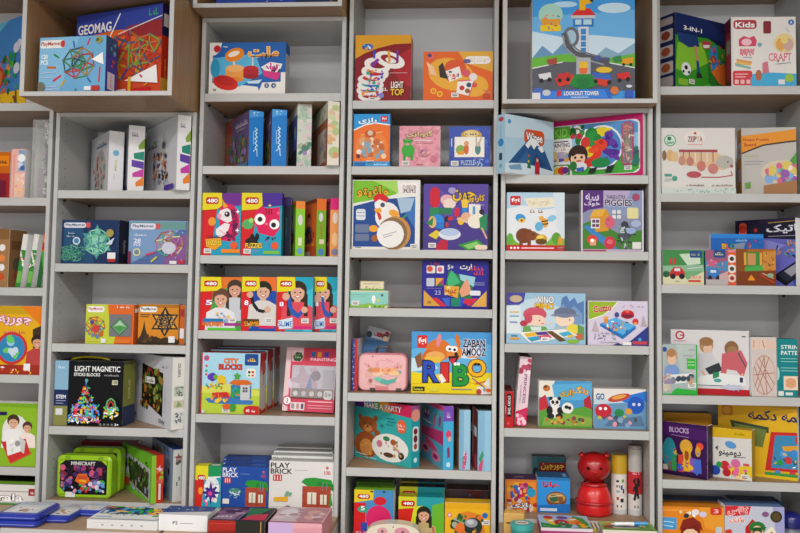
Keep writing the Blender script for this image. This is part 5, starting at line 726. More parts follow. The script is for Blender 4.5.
B('board_game_box', 'teal puzzle box with red and yellow lettering standing at the back', z, 532, 566, 457, 'R 0,0,100,100,2a5a66;R 0,0,14,100,3a727a;R 4,24,16,40,223;R 20,12,98,34,7a1a1a;O 60,22,68,16,e8c030,822,جورچین;O 60,44,64,14,d8402a,e8b040,سرزمین;B 20,56,98,98,20,6,3,8a6a3a,3a8a5a,c83,246', Y=.22, d=.05, tc='1e4450')
B('board_game_box', 'bright sky blue box with red lettering and dinosaur egg shape', z, 537.5, 570, 477.5, 'R 0,0,100,100,2f96e4;R 0,0,100,8,2a7ab8;O 42,20,54,16,e03028,58c,هانا;E 58,62,32,22,7a4a2a;E 58,58,28,14,c89a5a;E 50,60,14,10,3a6a4a;E 70,62,10,8,8a5a30;L e8d0a0,2,36,56,76,50;P 1f70c0,0,80,100,74,100,100,0,100;R 8,88,60,96,cde', Y=.09, d=.09, tc='1f5a8a', T='R 0,0,100,100,1f5a8a;R 80,30,92,80,8ac')
def stacker():
    x = xat(594, z+.1, .1); Y = .1; r = tag(empty('stacking_toy', (x, Y, z+.0005)), 'glossy red stacking toy with round head and bell shaped body', 'toy')
    h = zat(451, x, Y)-z; hb = h*.5; R_ = .056
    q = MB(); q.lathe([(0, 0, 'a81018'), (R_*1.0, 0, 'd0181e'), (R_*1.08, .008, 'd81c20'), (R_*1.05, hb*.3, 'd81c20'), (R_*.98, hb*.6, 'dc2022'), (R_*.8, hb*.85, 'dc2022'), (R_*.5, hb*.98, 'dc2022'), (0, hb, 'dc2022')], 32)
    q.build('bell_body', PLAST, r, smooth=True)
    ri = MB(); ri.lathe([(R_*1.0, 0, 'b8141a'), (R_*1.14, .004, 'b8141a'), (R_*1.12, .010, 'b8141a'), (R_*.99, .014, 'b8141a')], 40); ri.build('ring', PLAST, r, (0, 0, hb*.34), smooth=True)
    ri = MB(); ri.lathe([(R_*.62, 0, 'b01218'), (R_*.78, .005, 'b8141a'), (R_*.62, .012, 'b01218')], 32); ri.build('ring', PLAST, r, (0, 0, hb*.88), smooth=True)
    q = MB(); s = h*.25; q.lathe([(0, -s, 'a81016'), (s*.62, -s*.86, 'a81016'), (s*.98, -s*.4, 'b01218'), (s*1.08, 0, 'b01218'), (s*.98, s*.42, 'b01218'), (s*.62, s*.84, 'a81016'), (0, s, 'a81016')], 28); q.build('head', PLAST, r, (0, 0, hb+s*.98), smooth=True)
    for k in (-1, 1):
        q = MB(); q.lathe([(0, -.006, '181014'), (.0075, 0, '181014'), (0, .006, '181014')], 10); q.build('eye', PLAST, r, (k*.02-.006, -s*.98, hb+s*1.05))
        q = MB(); q.lathe([(0, -.012, 'c8181c'), (.012, 0, 'c8181c'), (0, .014, 'c8181c')], 12); q.build('ear', PLAST, r, (k*s*.8, 0, hb+s*1.72), smooth=True)
    q = MB(); q.lathe([(0, -.006, 'd83030'), (.008, 0, 'd83030'), (0, .006, 'd83030')], 10); q.build('nose', PLAST, r, (-.004, -s*1.04, hb+s*.82))
stacker()
def canister(label, u0, u1, vt, Y, bands, art, lidc, name='canister'):
    x0, x1 = xat(u0, z, Y), xat(u1, z, Y); R_ = (x1-x0)/2; h = zat(vt, (x0+x1)/2, Y)-z
    r = tag(empty(name, ((x0+x1)/2, Y+R_, z+.0005)), label, 'canister', 'round cardboard canisters')
    lh = h*.32 if lidc == 'c8a020' else h*.06
    q = MB(); q.lathe([(0, 0, bands[0])]+[(R_, h*t, c) for t, c in zip((0, .08, .3, .62), bands)]+[(R_, h-lh, bands[-1]), (0, h-lh, bands[-1])], 28)
    e = [.0004]
    paint(q, art, R_*1.7, h*.62, lambda x, y, ee: ((R_+.0003+ee)*math.sin((x-R_*.85)/R_), -(R_+.0003+ee)*math.cos((x-R_*.85)/R_), h*.64-y)); q.build('tube', CARD, r)
    q = MB(); q.lathe([(R_*1.03, h-lh, lidc), (R_*1.03, h-.002, lidc), (R_*.98, h, lidc), (0, h, lidc)], 28); q.build('lid', PLAST, r)
canister('white canister with tall mustard yellow lid', 612.5, 628.5, 455.5, .09, ['ccc', 'e4dfd8', 'e0dcd4', 'e0dcd4'], 'R 20,10,40,16,333;R 20,24,46,30,555;R 20,38,44,44,8ab;R 52,24,66,36,2a4a9a;R 68,34,80,46,222;R 60,8,76,16,6a8a3a;R 22,56,40,64,a44;R 50,60,74,70,333;R 24,78,60,84,445', 'c8a020')
canister('taller grey canister with red band and black running figure', 629.5, 643.5, 446, .08, ['ccc', 'dcd6d0', 'c83038', 'b8b4b0'], 'R 10,2,90,10,c83038;X 50,6,60,5,fde;P 1a1a1c,36,30,60,28,66,50,40,54;D 52,24,8,1a1a1c;L 222,4,36,36,24,48;L 222,4,64,36,78,30;L 222,5,44,52,34,68;L 222,5,58,52,68,64;R 30,80,70,86,999', '998f8a')
# things lying on the counter
z = LEDGE
def comb():
    Y = -.13; x0, x1 = xat(503.5, z, Y), xat(524.5, z, Y); w_ = x1-x0; zz0 = z+.0005
    h = zat(513.5, (x0+x1)/2, Y)-z
    r = tag(empty('wooden_block_toy', ((x0+x1)/2, Y, zz0), math.radians(-6)), 'small pale wooden block toy with dark slots by the left post', 'toy')
    q = MB(); q.box(-w_/2, w_/2, 0, .05, 0, h, 'd8aa5c', .004, None, 2); q.build('block', PAPER, r)
    for k in (-1, 0, 1):
        q = MB(); q.box(k*w_*.28-w_*.09, k*w_*.28+w_*.09, -.0012, .003, h*.5, h*.56, '4a3420'); q.build('slot', PAPER, r)
        q = MB(); q.box(k*w_*.3-.004, k*w_*.3+.004, .018, .03, h-.001, h+.005, 'c89848', .001); q.build('peg', PAPER, r)
comb()
def roundtin():
    Y = -.225; x0, x1 = xat(511, z, Y), xat(534, z, Y); R_ = (x1-x0)/2; h = zat(526, (x0+x1)/2, Y)-z
    h = max(.02, h)
    r = tag(empty('round_tin', ((x0+x1)/2, Y+R_, z+.0005)), 'round teal tin with white label at the bottom edge', 'tin')
    q = MB(); q.lathe([(0, 0, '2a8a88'), (R_, 0, '2a8a88'), (R_, h*.8, '2f9a96')], 28); q.build('tin_body', PLAST, r, smooth=False)
    q = MB(); q.lathe([(R_*1.03, h*.7, '3aa8a2'), (R_*1.03, h*.97, '3aa8a2'), (R_*.97, h, '3aa8a2'), (0, h, '3aa8a2')], 28)
    q.poly([(R_*.6*math.cos(t*.314), R_*.6*math.sin(t*.314), h+.0002) for t in range(20)], 'dfe6e4'); q.poly([(-R_*.4, -.006, h+.0004), (R_*.4, -.006, h+.0004), (R_*.4, .006, h+.0004), (-R_*.4, .006, h+.0004)], 'b8824a'); q.build('lid', PLAST, r)
roundtin()
flat('puzzle_box', 'flat purple edged fruit puzzle box with banana and strawberry faces', LEDGE, 541, 593, 528.5, 509, .03, 'R 0,0,100,100,b8c8dc;R 2,2,98,98,a8c4e0;P 2f8a3a,2,60,20,70,60,96,98,80,98,98,2,98;P 3a9a44,70,4,90,20,98,70,80,92,66,60;E 24,50,10,34,e8c81c,-20;E 20,20,10,14,c82a3a;D 24,46,5,fff;E 44,58,15,24,b81c2c;P f4f0f0,38,54,50,54,47,66,41,66;E 68,46,12,26,e88a24;E 64,38,7,8,f0c060;E 78,64,8,16,e05a20;E 48,20,12,12,7a4a9a;B 10,60,90,92,18,8,3,2a7a34,5aaa3a,e8b030;D 66,34,4,fff;D 72,34,4,fff', 'R 0,0,100,100,a83a78;R 0,0,100,30,e4d8e0', fc='a83a78', cat='puzzle box')
fb_ = flat('picture_book', 'large colouring book with green cover and car picture, a pen resting on it', LEDGE, 603, 657, 530.5, 508, .016, 'R 0,0,100,100,7aa84a;P a8c070,0,0,100,0,100,30,0,40;P c8a890,10,30,50,20,90,40,60,80,20,80;E 46,46,34,24,6a7a84;E 46,46,26,17,3a4a54;E 40,46,8,8,8a6a5a;E 56,48,8,8,a89080;E 22,34,14,12,d8823a;P 8a3a3a,4,60,20,56,22,80,6,84;B 60,20,98,90,26,9,3,4a8a3a,c8b060,e0d8c0,8aa05a;P 6a9a3a,0,84,100,80,100,100,0,100;E 82,30,10,14,9ab0c0', 'R 0,0,100,100,e4e0d0', fc='e0dccc', cat='book')
ya, yb = fb_['_y']
def pen():
    zz = LEDGE+.016+.0006; Y = ya+.05; r = tag(empty('marker_pen', (xat(628, zz, Y), Y, zz), math.radians(8)), 'white marker pen with light blue cap lying on the colouring book', 'pen')
    q = MB(); q.tube([(-.055, 0, .0062), (-.045, 0, .0062)], .0025, 'ddd', 10); q.build('tip', PLAST, r)
    q = MB(); q.tube([(-.045, 0, .0062), (.018, 0, .0062)], .006, 'f0f0f0', 12); q.build('barrel', PLAST, r)
    q = MB(); q.tube([(.018, 0, .0064), (.062, 0, .0064)], .0064, '3a9ad8', 12); q.build('cap', PLAST, r)
pen()
for i, (u0, u1, c, lb) in enumerate(((593.5, 596.5, 'c8b040', 'thin yellow edged booklet between puzzle box and colouring book'), (597.2, 600.6, '8a8a80', 'thin grey edged booklet touching the colouring book'))):
    flat('booklet', lb, LEDGE, u0, u1, 528, 509, .012, 'R 0,0,100,100,%s;L eee,6,50,0,50,100' % c, 'R 0,0,100,100,%s' % c, fc=c, cat='booklet')
# ================================================================== bay 5
f = FL[5]
B('sports_toy_box', 'navy football box turned at an angle, green pitch and football on its face', f[0], 669.5, 723, 12, 'R 0,0,100,100,12204a;P 1a2c66,0,0,60,0,100,20,100,26,0,24;T 32,18,34,6,fff,3-IN-1;P 3a9a2a,0,30,60,26,100,40,100,100,0,100;P 8aca3a,4,40,50,34,60,60,20,80,0,76;P 2a7a2a,60,60,100,50,100,100,60,100;P 24407a,2,26,40,26,44,40,24,44,6,38;L c89070,5,36,40,40,60;L 2a4a8a,5,40,60,42,76;P 333,38,76,46,76,50,82,38,84;D 19,74,9,f0f0f0;D 19,72,3,222;D 14,78,2,222;D 24,78,2,222;P 2f8ad8,64,40,76,34,80,64,66,70;D 70,54,6,a44;C 62,34,98,72,26,6,3,2a8ad8,e8742a,3a5aa0,d83a2a,e8a040;P e8742a,66,72,90,56,96,88,80,86;L e8742a,3,66,70,98,92;P c83a4a,48,32,64,30,64,40,50,42;P f0f0f0,50,37,62,35,62,39,51,41;Q 4,88,22,97,2,8ac03a;P 4aba3a,52,92,62,88,66,96,54,98;P e8702a,74,94,90,92,92,99,76,99', Y=(-.0, .14), d=.09, L='R 0,0,100,100,182650;Q 12,20,88,36,2,b8b0b0;E 52,28,22,6,8a3a2a;Q 12,42,88,58,2,b8b0b0;E 52,50,22,6,a04a30;Q 12,64,88,80,2,b8b0b0;E 52,72,22,6,a0502a;Q 12,84,88,98,2,a8a0a0;Q 12,4,88,14,2,a89a9a', tc='1a2650', st=(29, 90))
B('craft_kit_box', 'white kids craft box with pink hair bow picture by the right edge', f[0], 731.5, 796.5, 17, 'R 0,0,100,100,ecE8e4;R 0,0,3,100,ddd;Q 4,4,40,17,4,b83a44;O 22,11,30,8,fff,a33,Kids;P d8486a,12,32,20,27,28,30,36,27,40,34,38,42,12,42;E 24,36,8,5,f8c8d4;L d8405a,1.4,14,46,18,56;L d8405a,1.4,20,46,24,56;L d8405a,1.4,26,46,30,56;L d8405a,1.4,34,46,34,54;O 25,50,22,8,e8a0b0,d45,BOW;P e8a060,8,60,32,64,32,67,8,64;P 8ab8b0,6,66,30,72,30,75,6,70;P e8c060,8,63,30,67,30,70,8,67;L 99a,1,18,58,32,58;Q 2,77,32,98,3,d8404a;L f8c8c8,1.2,6,82,26,82;L f8c8c8,1.2,6,86,22,86;Q 5,90,11,96,1,f4c0c0;Q 14,90,20,96,1,f4c0c0;Q 23,90,29,96,1,f4c0c0;Q 50,6,62,24,2,8a2a34;R 30,86,100,100,48b0e0;P 48b0e0,32,82,60,80,100,82,100,88,32,90;E 42,84,5,8,b86a4a;D 93,8,4,3a7ac0;T 93,8,3,4,fff,A;E 82,38,16,14,f0d89a;E 76,40,7,9,e8b060;E 88,40,8,9,d8b0a8;D 82,34,5,f0dc80;O 75,58,36,12,e07a8a,fff,CRAFT;L 99a,1,68,68,92,66;R 72,90,82,97,e8e8e8;E 89,88,7,6,9ac84a;L b8c8e0,1.2,84,16,90,22;D 44,40,3,8ab;P d87a8a,48,66,56,64,58,80,48,82', Y=(.012, .012), d=.065, L='R 0,0,100,100,6a1c28;R 20,20,90,90,9a2a34;Q 25,30,85,50,1,887', tc='c8c4c0', lc='6a1c28')
B('wooden_toy_box', 'white wooden toy box with caterpillar pull train picture', f[1], 661.5, 735.5, 128, 'R 0,0,100,100,dedbd6;D 12,19,9,5aa078;D 12,19,7.6,cfe4d8;D 11,16,3,2f7a50;T 12,22,10,5,3a8a5a,Safari;E 46,15,15,12,f4d8d4;E 46,15,14,11,e6e2de;T 38,17,4,8,3a6a4a,Z;T 42,17,4,8,c83a3a,E;T 46,17,4,8,333,P;T 50,17,4,8,e8a030,T;T 54,17,4,8,a33,A;D 46,8,2,d84a3a;L d88a8a,1,36,25,56,25;E 4,42,3,8,8a6a4a;E 12,42,5,9,d8b078;E 18,44,5,8,e0bc88;P a84a4a,24,33,76,33,76,37,24,37;P e0bc98,24,38,76,38,84,44,94,58,84,64,60,60,30,56;E 86,52,12,10,b8b4ac;D 95,58,2.4,a85a5a;L 8a6a4a,1.4,30,37,30,50;L 8a6a4a,1.4,38,37,38,52;L e8e0d0,1.6,46,37,46,52;L 8a8a8a,1.6,54,37,54,52;L e8e0d0,1.6,62,37,62,52;L a87a4a,1.6,70,37,70,52;E 28,50,5,7,c8907a;E 39,51,5,7,c08070;E 54,58,6,8,c87a70;E 70,62,7,8,c8807a;D 90,52,1.2,333;L b8505a,1.4,54,75,78,75,96,72,94,66;E 44,71,10,5,b8505a;D 18,77,4,4aa08a;Q 4,70,14,74,1,4a9a8a;L 8ab0a8,1,4,78,14,78;L 8ab0a8,1,4,81,12,81;X 46,87,28,3,655;X 82,87,28,3,655;R 0,92,100,100,cfd8d2;C 18,93,96,98,26,3,3,4aa08a,7ac0a8,9aa', Y=(.012, .012), d=.08, tc='c8c8c6', rc='c8c8c4')
B('wooden_toy_box', 'orange edged shape puzzle box with hand, cut by the right photo edge', f[1], 742, 797, 127, 'R 0,0,100,100,c0bcb6;P e8962a,0,12,100,0,100,20,60,22,30,26,0,38;L 4a3a2a,2.4,0,38,30,26,60,22,100,18;T 20,18,36,5,b83a1a,Shape Puzzle;T 12,25,16,5,b83a1a,Board;L 9ab05a,1,4,42,24,42;L 889,1,4,50,30,50;L 889,1,4,54,26,54;E 56,66,30,18,d8c8b0;B 36,54,74,82,34,6,3,d86a8a,5ab08a,8ab0e0,f0e8e0,e0c860,9a5ab0;P 4aa040,66,50,76,36,82,44,72,56;E 90,50,14,8,c89070,20;P c89878,76,46,100,38,100,66,84,64;P a8764c,30,86,100,74,100,98,30,98;P d8c020,80,30,96,36,94,40,78,34;P 6aa040,4,82,12,80,12,90,5,90', Y=(.05, .03), d=.07, L='R 0,0,100,100,e09a20;R 10,20,90,44,e4dcd0;T 50,32,50,12,c36,A;R 20,60,80,78,dcc;R 20,82,80,90,c93', tc='d89020', lc='e09a20', crop=1.33)
B('wooden_puzzle_box', 'green box with red car picture in front row of the third right shelf', f[2], 663, 704, 250, 'R 0,0,100,100,6fae7a;R 0,0,100,46,3f8a4a;P c8dcc4,40,12,90,8,92,40,60,44;Q 66,2,96,22,3,2a4a8a;X 80,12,20,8,bc8;P d8d4b0,0,70,40,62,60,86,100,60,100,100,0,100;R 16,24,22,42,c83a3a;R 26,24,32,42,c83a3a;P 8ab894,0,46,100,42,100,60,0,64;P c82a2c,18,62,26,50,44,50,52,62,54,74,16,76;R 28,53,42,61,d8e0e8;E 24,76,7,8,222;E 46,76,7,8,222;E 8,70,9,9,2a5a3a;L dde,2,60,54,96,48;O 80,78,26,8,e06a4a,edc,RACE;R 62,86,92,92,d04038;L 468,1.6,30,90,40,90', Y=.012, d=.06, tc='5a8a60', rc='5aa08a', grp='wooden puzzle boxes in the front row')
B('wooden_puzzle_box', 'pink and blue box with blue car picture and orange red spine', f[2], 706, 728, 250, 'R 0,0,100,100,a05a7a;P 4a8ab8,0,30,40,40,100,30,100,60,0,60;Q 36,0,90,22,3,2a4a8a;X 62,11,36,9,cc8;E 30,38,24,9,d85a7a;C 4,24,90,50,18,7,3,d85a7a,e8a0b0,3a8ab8;P 3a7ac0,4,66,16,54,50,54,66,64,68,80,4,80;E 18,80,9,8,222;E 54,80,9,8,222;R 20,57,46,65,cde;P c8a8a8,60,70,100,60,100,100,60,100;R 0,84,100,100,b8b0b0', Y=.012, d=.055, tc='8a4a6a', lc='3a9ab0', grp='wooden puzzle boxes in the front row')
B('wooden_puzzle_box', 'orange red spined box with three round pictures, turned spine outwards', f[2], 728.4, 735.8, 249.5, 'R 0,0,100,100,e0562e;D 50,26,12,e8e0d8;D 50,26,6,333;D 50,54,12,e8e0d8;D 50,54,6,444;D 50,80,12,e8c8b8;D 50,80,6,933;R 0,0,100,8,d88', Y=.012, d=.055, tc='c04a2a', grp='wooden puzzle boxes in the front row')
B('wooden_puzzle_box', 'brown and green wooden look box beside the orange red spine', f[2], 736.2, 776, 249, 'R 0,0,100,100,a8621e;R 0,0,30,100,8a4a1a;R 20,10,66,44,e0a040;R 26,8,60,52,3a8a3a;R 30,12,50,44,c89058;P 4aa84a,22,50,80,42,80,62,22,64;R 68,6,100,60,c88a3a;C 68,6,100,60,20,6,3,d84a2a,e8b040,6a3a1a;P e8901e,28,88,38,72,48,88;P 7a3a14,0,62,100,58,100,100,0,100;P e8901e,28,86,38,70,48,86;L c84028,2.4,60,70,96,92;L f0e0c8,1.6,66,66,94,80;E 86,72,8,6,8a8', Y=.012, d=.06, tc='7a4a1e', grp='wooden puzzle boxes in the front row')
B('building_set_box', 'blue box with coloured lettering behind the front row', f[2], 711, 764, 234, 'R 0,0,100,100,1f6ac0;R 0,0,100,8,2a8ae0;O 26,24,9,10,f4c020,246,B;O 34,24,9,10,e8703a,246,L;O 42,24,9,10,5ac040,246,O;X 56,12,30,5,adf;P 8a9ab0,44,20,66,16,62,30,46,30;C 64,12,98,60,26,6,3,2a4aa0,4a6ad0,e0a03a,c33,2a8a9a;E 34,36,9,6,223;R 0,60,100,100,123a8a', Y=.079, d=.02, tc='1a5aa0')
B('building_set_box', 'dark box with circuit vehicle picture and white lettering at the right photo edge', f[2], 736.5, 797, 217.5, 'R 0,0,100,100,1c1a30;R 0,0,100,6,2a2040;Q 5,4,14,24,4,e05a3a;D 9.5,14,6,b83020;D 25,16,3,a33;O 62,16,48,14,e4e4f0,446,رباتیک;L c8a040,1,40,6,80,4;L 99a,1,40,26,90,26;P 6a6ac0,0,34,30,28,70,32,100,28,100,100,0,100;P 8a8ad0,0,34,30,28,60,40,30,60,0,60;E 10,30,10,5,7a80d0;P 14141c,44,86,96,44,100,60,60,100;P 282c3a,50,84,90,50,96,58,62,94;P 9a9aa8,58,78,80,60,86,66,66,86;C 50,32,98,58,50,6,3,222,6a8,c84,667,38c,aab;P 3a4a9a,68,92,100,66,100,100,70,100;B 72,76,98,96,14,3,4,2a3a7a,7a8ad0;R 80,26,94,36,e0a030', Y=(.18, .035), d=.05, tc='2a2438', crop=1.4)
B('craft_kit_box', 'large white activity box with two toddlers and red bottom stripe', f[3], 671, 749.5, 331, 'R 0,0,100,100,d9d6d8;R 0,91,100,100,b81824;D 12,9,7,c03038;D 12,9,4.6,d9d6d8;R 12,8,16,10,c03038;L a66,1,4,18,20,18;R 91,8,96,10,667;E 46,24,9,12,b08a60;E 48,30,6,9,e0b8a0;E 46,18,9,7,9a7048;P ccccd0,36,38,52,34,60,50,56,64,38,66,34,52;P 2a3038,44,60,62,50,66,62,50,70;L d8a890,3,40,64,46,74;E 78,28,9,12,8a6440;E 79,32,7,8,a07850;P c8606a,66,36,90,30,98,50,92,74,84,62,72,60,70,74,64,70;L e0a890,3,68,66,66,76;L e0a890,3,92,66,88,74;L 556,2,86,34,96,56;P e6e8e8,32,74,62,66,94,70,96,84,34,88;P 2a8a5a,54,66,62,64,62,72,54,76;E 60,78,5,3,4aa0a0;R 88,72,92,80,335;L 5a6068,1.2,28,86,74,86;C 66,84,90,92,14,4,3,a9a8c8,8a8ab0;E 78,88,14,4,c4c4d8;P 8ac0a0,28,76,32,74,32,82,28,84', Y=(.06, .02), d=.04, tc='bbb', grp=None)
B('craft_kit_box', 'narrow mint box with small boy in blue shirt in front of the toddler box', f[3], 663, 697.5, 344.5, 'R 0,0,100,100,aab8b8;P b8c4c0,40,0,100,0,100,60,50,50;R 96,0,100,100,2fa84a;R 0,97,100,100,2fa84a;E 5,10,7,5,2a4a9a;X 84,10,18,2,335;L 8a9a98,1,58,22,90,22;L 8a9a98,1,64,28,86,28;E 26,22,15,14,c09060;E 26,29,12,12,e4bca0;E 24,17,13,8,b08050;P 7a9ad0,6,46,18,40,36,40,48,50,46,60,4,60;L e0b8a0,3,10,58,28,62;P e4e6e6,22,60,84,56,88,74,26,78;B 26,60,84,74,12,6,3,3a4a5a,889,c8a080;R 70,28,94,48,3aba3a;L eee,1,72,34,92,34;L eee,1,72,40,92,40;R 0,78,22,92,c8bca8;P 2fb03a,28,92,40,86,96,90,96,97,24,97;B 2,62,20,90,8,5,4,c88,98a,ccb', Y=(.0, .0), d=.015, tc='2fa84a', rc='2fa84a', st=(84, 80))
B('craft_kit_box', 'white string art box with brown thread circle beside the toddler box', f[3], 752, 777, 337, 'R 0,0,100,100,d4c8c4;R 4,4,26,20,e8c8b0;R 34,4,60,20,e8c8b0;R 66,6,96,20,e4c4b0;L a07060,1.2,10,6,10,18;L a07060,1.2,44,6,52,18;E 50,64,46,34,c8a898;E 50,64,43,31,d8c4bc;L b08070,1.4,10,50,50,96;L b08070,1.4,50,34,12,84;L b08070,1.4,70,34,20,92;L b08070,1.4,30,36,90,80;L b08070,1.4,8,64,92,60;L b08070,1.4,50,32,60,96;L a07060,1.2,20,44,80,90', Y=(.014, .014), d=.06, tc='1c5a54', T='R 0,0,100,100,1c5a54')
B('craft_kit_box', 'teal string pattern box cut by the right photo edge', f[3], 777.5, 798, 339, 'R 0,0,100,100,14858a;T 34,14,50,7,e4f4f0,STRING;T 36,24,54,7,e4f4f0,PATTERN;L 9ad0cc,1.2,8,34,60,34;L 9ad0cc,1.2,8,39,70,39;L 9ad0cc,1.2,8,50,66,50;L 9ad0cc,1.2,8,55,60,55;R 14,64,46,88,ecd8c0;E 30,76,12,9,e0a880;L d8906a,1,18,70,42,82;L d8906a,1,18,82,42,70;E 0,60,5,12,b8d8d4;R 2,90,14,98,e4e4e0;R 18,92,34,97,e0e4e0', Y=(.012, .012), d=.06, tc='0e6a6e', lc='0e6a6e', crop=2.2)
# fifth shelf of bay 5
B('building_set_box', 'purple block set box with castle of coloured bricks, bottom right shelf', f[4], 662.5, 707.5, 426, 'R 0,0,100,100,3a1450;P 4a1a64,0,0,100,10,100,30,0,24;O 38,14,44,10,c8a8d8,324,BLOCKS;L a88ab8,1,20,24,60,26;E 16,60,16,30,2a8a9a;R 22,64,32,92,2a9a4a;R 14,76,22,92,8a5a3a;E 54,44,14,14,e0a83a;R 46,46,64,90,e8b02a;E 55,60,5,10,a0501e;R 36,60,48,92,d8463a;R 62,64,76,90,8a5ab8;P 4a6ad0,70,66,86,64,88,90,72,92;E 40,84,7,7,4a4ac0;D 64,82,5,f0c030;D 84,40,7,e8503a;E 80,50,6,10,d8a030;R 2,82,12,92,d8c0b0;C 10,50,90,92,24,6,3,d83a3a,2a8ad8,3aa040,e8c030,8a4ab0;R 0,95,100,100,2a0c3c', Y=(.1, .01), d=.05, tc='c88a1a', rc='2c0e3e')
B('toy_box', 'yellow box standing behind the purple block set', f[4], 664, 712, 413, 'R 0,0,100,100,b8801c;R 0,0,100,20,d8981e;P 6a4a1a,0,20,60,24,60,34,0,30;C 4,26,96,60,14,6,3,a33,e8c040,3a4a2a', Y=.2, d=.05, tc='7a5a1a')
B('building_set_box', 'white and yellow marble set box with coloured balls beside the purple box', f[4], 710.5, 752, 431, 'R 0,0,100,100,d8d6d2;P d8b018,0,0,100,0,100,16,0,20;X 72,9,24,5,8a6a10;E 50,32,14,7,5a9ad0,14;O 48,50,54,14,2a2a30,e8e6e0,دومینو;L 555,1.2,60,56,86,54;P 444,12,40,20,36,18,46;P e4c428,40,76,100,70,100,92,30,92;D 36,74,9,c82a34;D 62,68,9,d86aa0;D 40,88,8,b82030;D 12,86,10,1f4aa8;D 22,74,6,2a9a4a;R 74,80,88,92,2a7a5a;R 80,66,94,71,d05a5a;B 40,72,92,90,8,6,3,e8c030,d83a3a,c8a020,e86aa0;R 62,92,84,99,f0d0a0', Y=(.07, .005), d=.05, tc='c8a018', rc='b89a2a', st=(84, 93))
B('board_game_box', 'big yellow button game box with red framed pegboard, at the right edge', f[4], 718.5, 798, 405.5, 'R 0,0,100,100,e0b01c;P c89a14,0,0,100,0,100,6,0,4;Q 4,6,15,20,2,c8801c;D 9,13,5,d8a030;O 60,16,60,14,2c2c5a,e0b01c,دکمه دکمه;D 92,20,8,2a4a8a;P 3a4a34,12,26,50,32,50,40,14,36;P 6a7a3a,16,30,48,36,44,60,20,56;P c82828,52,38,100,34,100,88,46,90;P 3a8ab8,56,42,100,38,100,84,52,86;D 80,46,7,c83040;P e0a030,62,56,84,52,84,60,64,62;D 64,66,5,4a9ae0;D 74,64,5,3a8ad8;D 84,66,5,4aa0e0;D 68,74,5,c83a3a;D 80,76,5,d84a3a;D 90,72,5,3a8ad0;D 60,78,4,2a9a4a;D 58,92,4,4a8ad0;D 72,92,4,c83a4a;D 86,94,4,3aa040;R 46,92,100,96,3a9a4a;R 0,96,100,100,e8c020;C 54,62,98,84,12,4,3,fff,e8c040,246', Y=(.14, .03), d=.06, tc='b08a14', crop=1.3)
# bottom of bay 5
f5 = LOW[5]
B('board_game_box', 'orange game box with red haired boy at the bottom right bay', f5, 662, 724.5, 507, 'R 0,0,100,100,ea8a20;L f4b050,2,0,8,100,4;P f0a030,60,0,100,0,100,50,70,40;Q 0,22,24,46,3,4aa0d8;L cef,1.5,3,30,20,32;L cef,1.5,3,38,18,40;R 0,56,10,64,d83a30;K 46,52,17,7a2014,f4cca8,e03a2a;P 8a2418,28,46,34,26,50,20,62,30,66,48,54,36,42,40;B 26,8,60,20,7,5,3,fff,333,e84,f0d8b0;E 54,10,6,6,f0e8e8;E 66,14,6,6,dcd0e8;Q 78,0,96,14,3,d8342c;T 87,7,8,8,f8c8c0,3;Q 86,38,96,90,3,c8d0d8;R 88,50,94,66,5a8ac0;R 0,80,30,100,d8342c', Y=(.02, .02), d=.08, tc='5a86b0', T='R 0,0,100,100,e08a20')
B('board_game_box', 'white and red game box with green capped boy next to the orange box', f5, 725.5, 785, 506.5, 'R 0,0,100,100,c8ccdc;P d83038,0,0,44,0,40,16,10,20,0,18;P a8a8d8,80,0,100,0,100,100,86,60;O 22,10,34,16,e83a3a,fff,کلاس;O 20,26,26,12,f0703a,fff,بازی;E 14,66,12,14,7a2a1a;E 14,72,9,10,f0c8a8;P c01c24,34,40,46,24,56,34,60,90,34,90;E 54,40,14,12,2a7a3a;E 54,48,10,12,f0c4a0;P 2a6a34,42,40,70,38,66,44,44,46;K 54,50,8,252,f0c4a0,3a7ac0;E 86,18,10,11,3a3a20;E 86,18,7,8,5a4a2a;E 68,14,6,5,8a5a8a;P f4eccc,66,50,78,36,90,54,78,64;T 78,50,10,8,a63,A;B 56,50,96,96,20,6,3,d88ab0,e8c050,5a9ad0,e8704a;P d83a2a,0,46,10,44,12,60,0,64', Y=(.02, .02), d=.08, tc='6a8ab8', rc='7a94d0')
B('board_game_box', 'blue lidded flat box behind the orange boy box', f5, 664, 728, 500.5, 'R 0,0,100,100,3a6a9a;R 20,0,70,20,8a5a5a', Y=.14, d=.07, tc='3a72a8', T='R 0,0,100,100,3a72a8;R 20,20,60,50,a06a6a')
B('board_game_box', 'blue lidded box behind the white and red game box', f5, 731, 782, 501.5, 'R 0,0,100,100,2a4a8a;L 8ab,2,0,6,100,12', Y=.13, d=.08, tc='3a5a98', T='R 0,0,100,100,31558f;L 9bd,6,0,80,60,20')
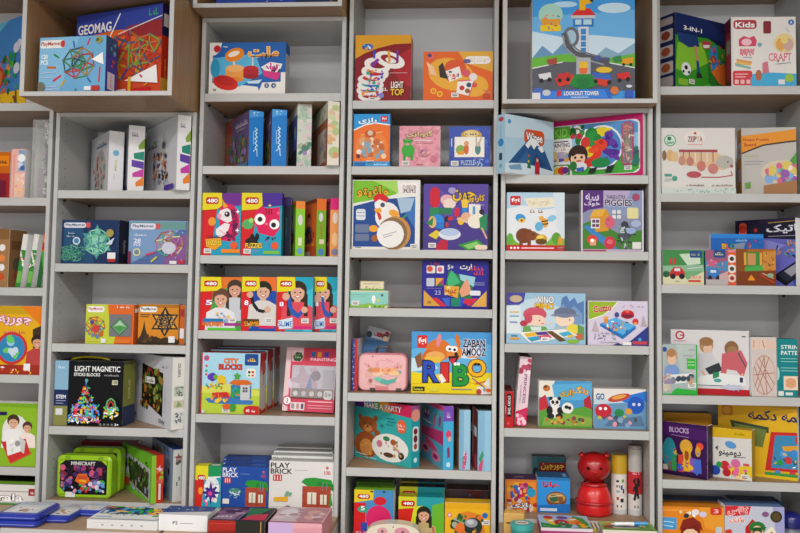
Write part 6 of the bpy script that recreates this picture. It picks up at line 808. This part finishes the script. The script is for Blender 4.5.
def bluejar():
    Y = .1; R_ = .034; x = min(xat(795, f5+.05, Y), bayx(5)[1]-TH-R_*1.25); h = zat(511.5, x, Y)-f5
    r = tag(empty('jar', (x, Y, f5+.0005)), 'grey patterned jar with dark blue domed lid at bottom right corner', 'jar')
    q = MB(); q.lathe([(0, 0, '889'), (R_*.95, 0, '99a'), (R_, .01, 'a8a8ae'), (R_, h-.065, '889'), (R_*.9, h-.05, '778')], 28)
    for k in range(16):
        a = k*.4; q.box(R_*math.cos(a)-.006, R_*math.cos(a)+.006, R_*math.sin(a)-.006, R_*math.sin(a)+.006, h-.09-.02*(k % 3), h-.083-.02*(k % 3), 'e0e0e4' if k % 2 else '445')
    q.build('jar_body', PLAST, r)
    q = MB(); q.lathe([(R_*1.15, h-.048, '1a1e6a'), (R_*1.2, h-.03, '1c2278'), (R_*1.1, h-.012, '1c2278'), (R_*.7, h-.003, '1c2278'), (0, h, '1c2278')], 28); q.build('lid', PLAST, r, smooth=True)
bluejar()
# ------------------------------------------------------------------ light
def area(name, loc, size, sy, power, rot=(0, 0, 0), col=(1, .98, .96)):
    l = bpy.data.lights.new(name, 'AREA'); l.shape = 'RECTANGLE'; l.size = size; l.size_y = sy; l.energy = power; l.color = col
    o = bpy.data.objects.new(name, l); COL.objects.link(o); o.location = loc; o.rotation_euler = rot; return o
for i, x in enumerate((-2.2, -.4, 1.4)):
    area('ceiling_lamp', (x, -2.3, 2.93), 1.2, .5, 27)
    area('ceiling_lamp', (x, -4.2, 2.93), 1.2, .5, 27)
area('front_fill', (-.3, -5.45, 1.5), 5, 1.9, 46, (math.radians(90), 0, 0), (1, .99, .98))  # added frontal fill behind the camera, no actual window there
w = bpy.data.worlds.new('world'); scene.world = w; w.use_nodes = True
w.node_tree.nodes['Background'].inputs[0].default_value = (1, .98, .96, 1); w.node_tree.nodes['Background'].inputs[1].default_value = .3
vs = scene.view_settings; vs.view_transform = 'Standard'; vs.look = 'None'; vs.exposure = 0.3; vs.gamma = 1; vs.use_curve_mapping = False
for o in list(COL.objects):
    for k in ('_w', '_h', '_d', '_y'):
        if k in o: del o[k]
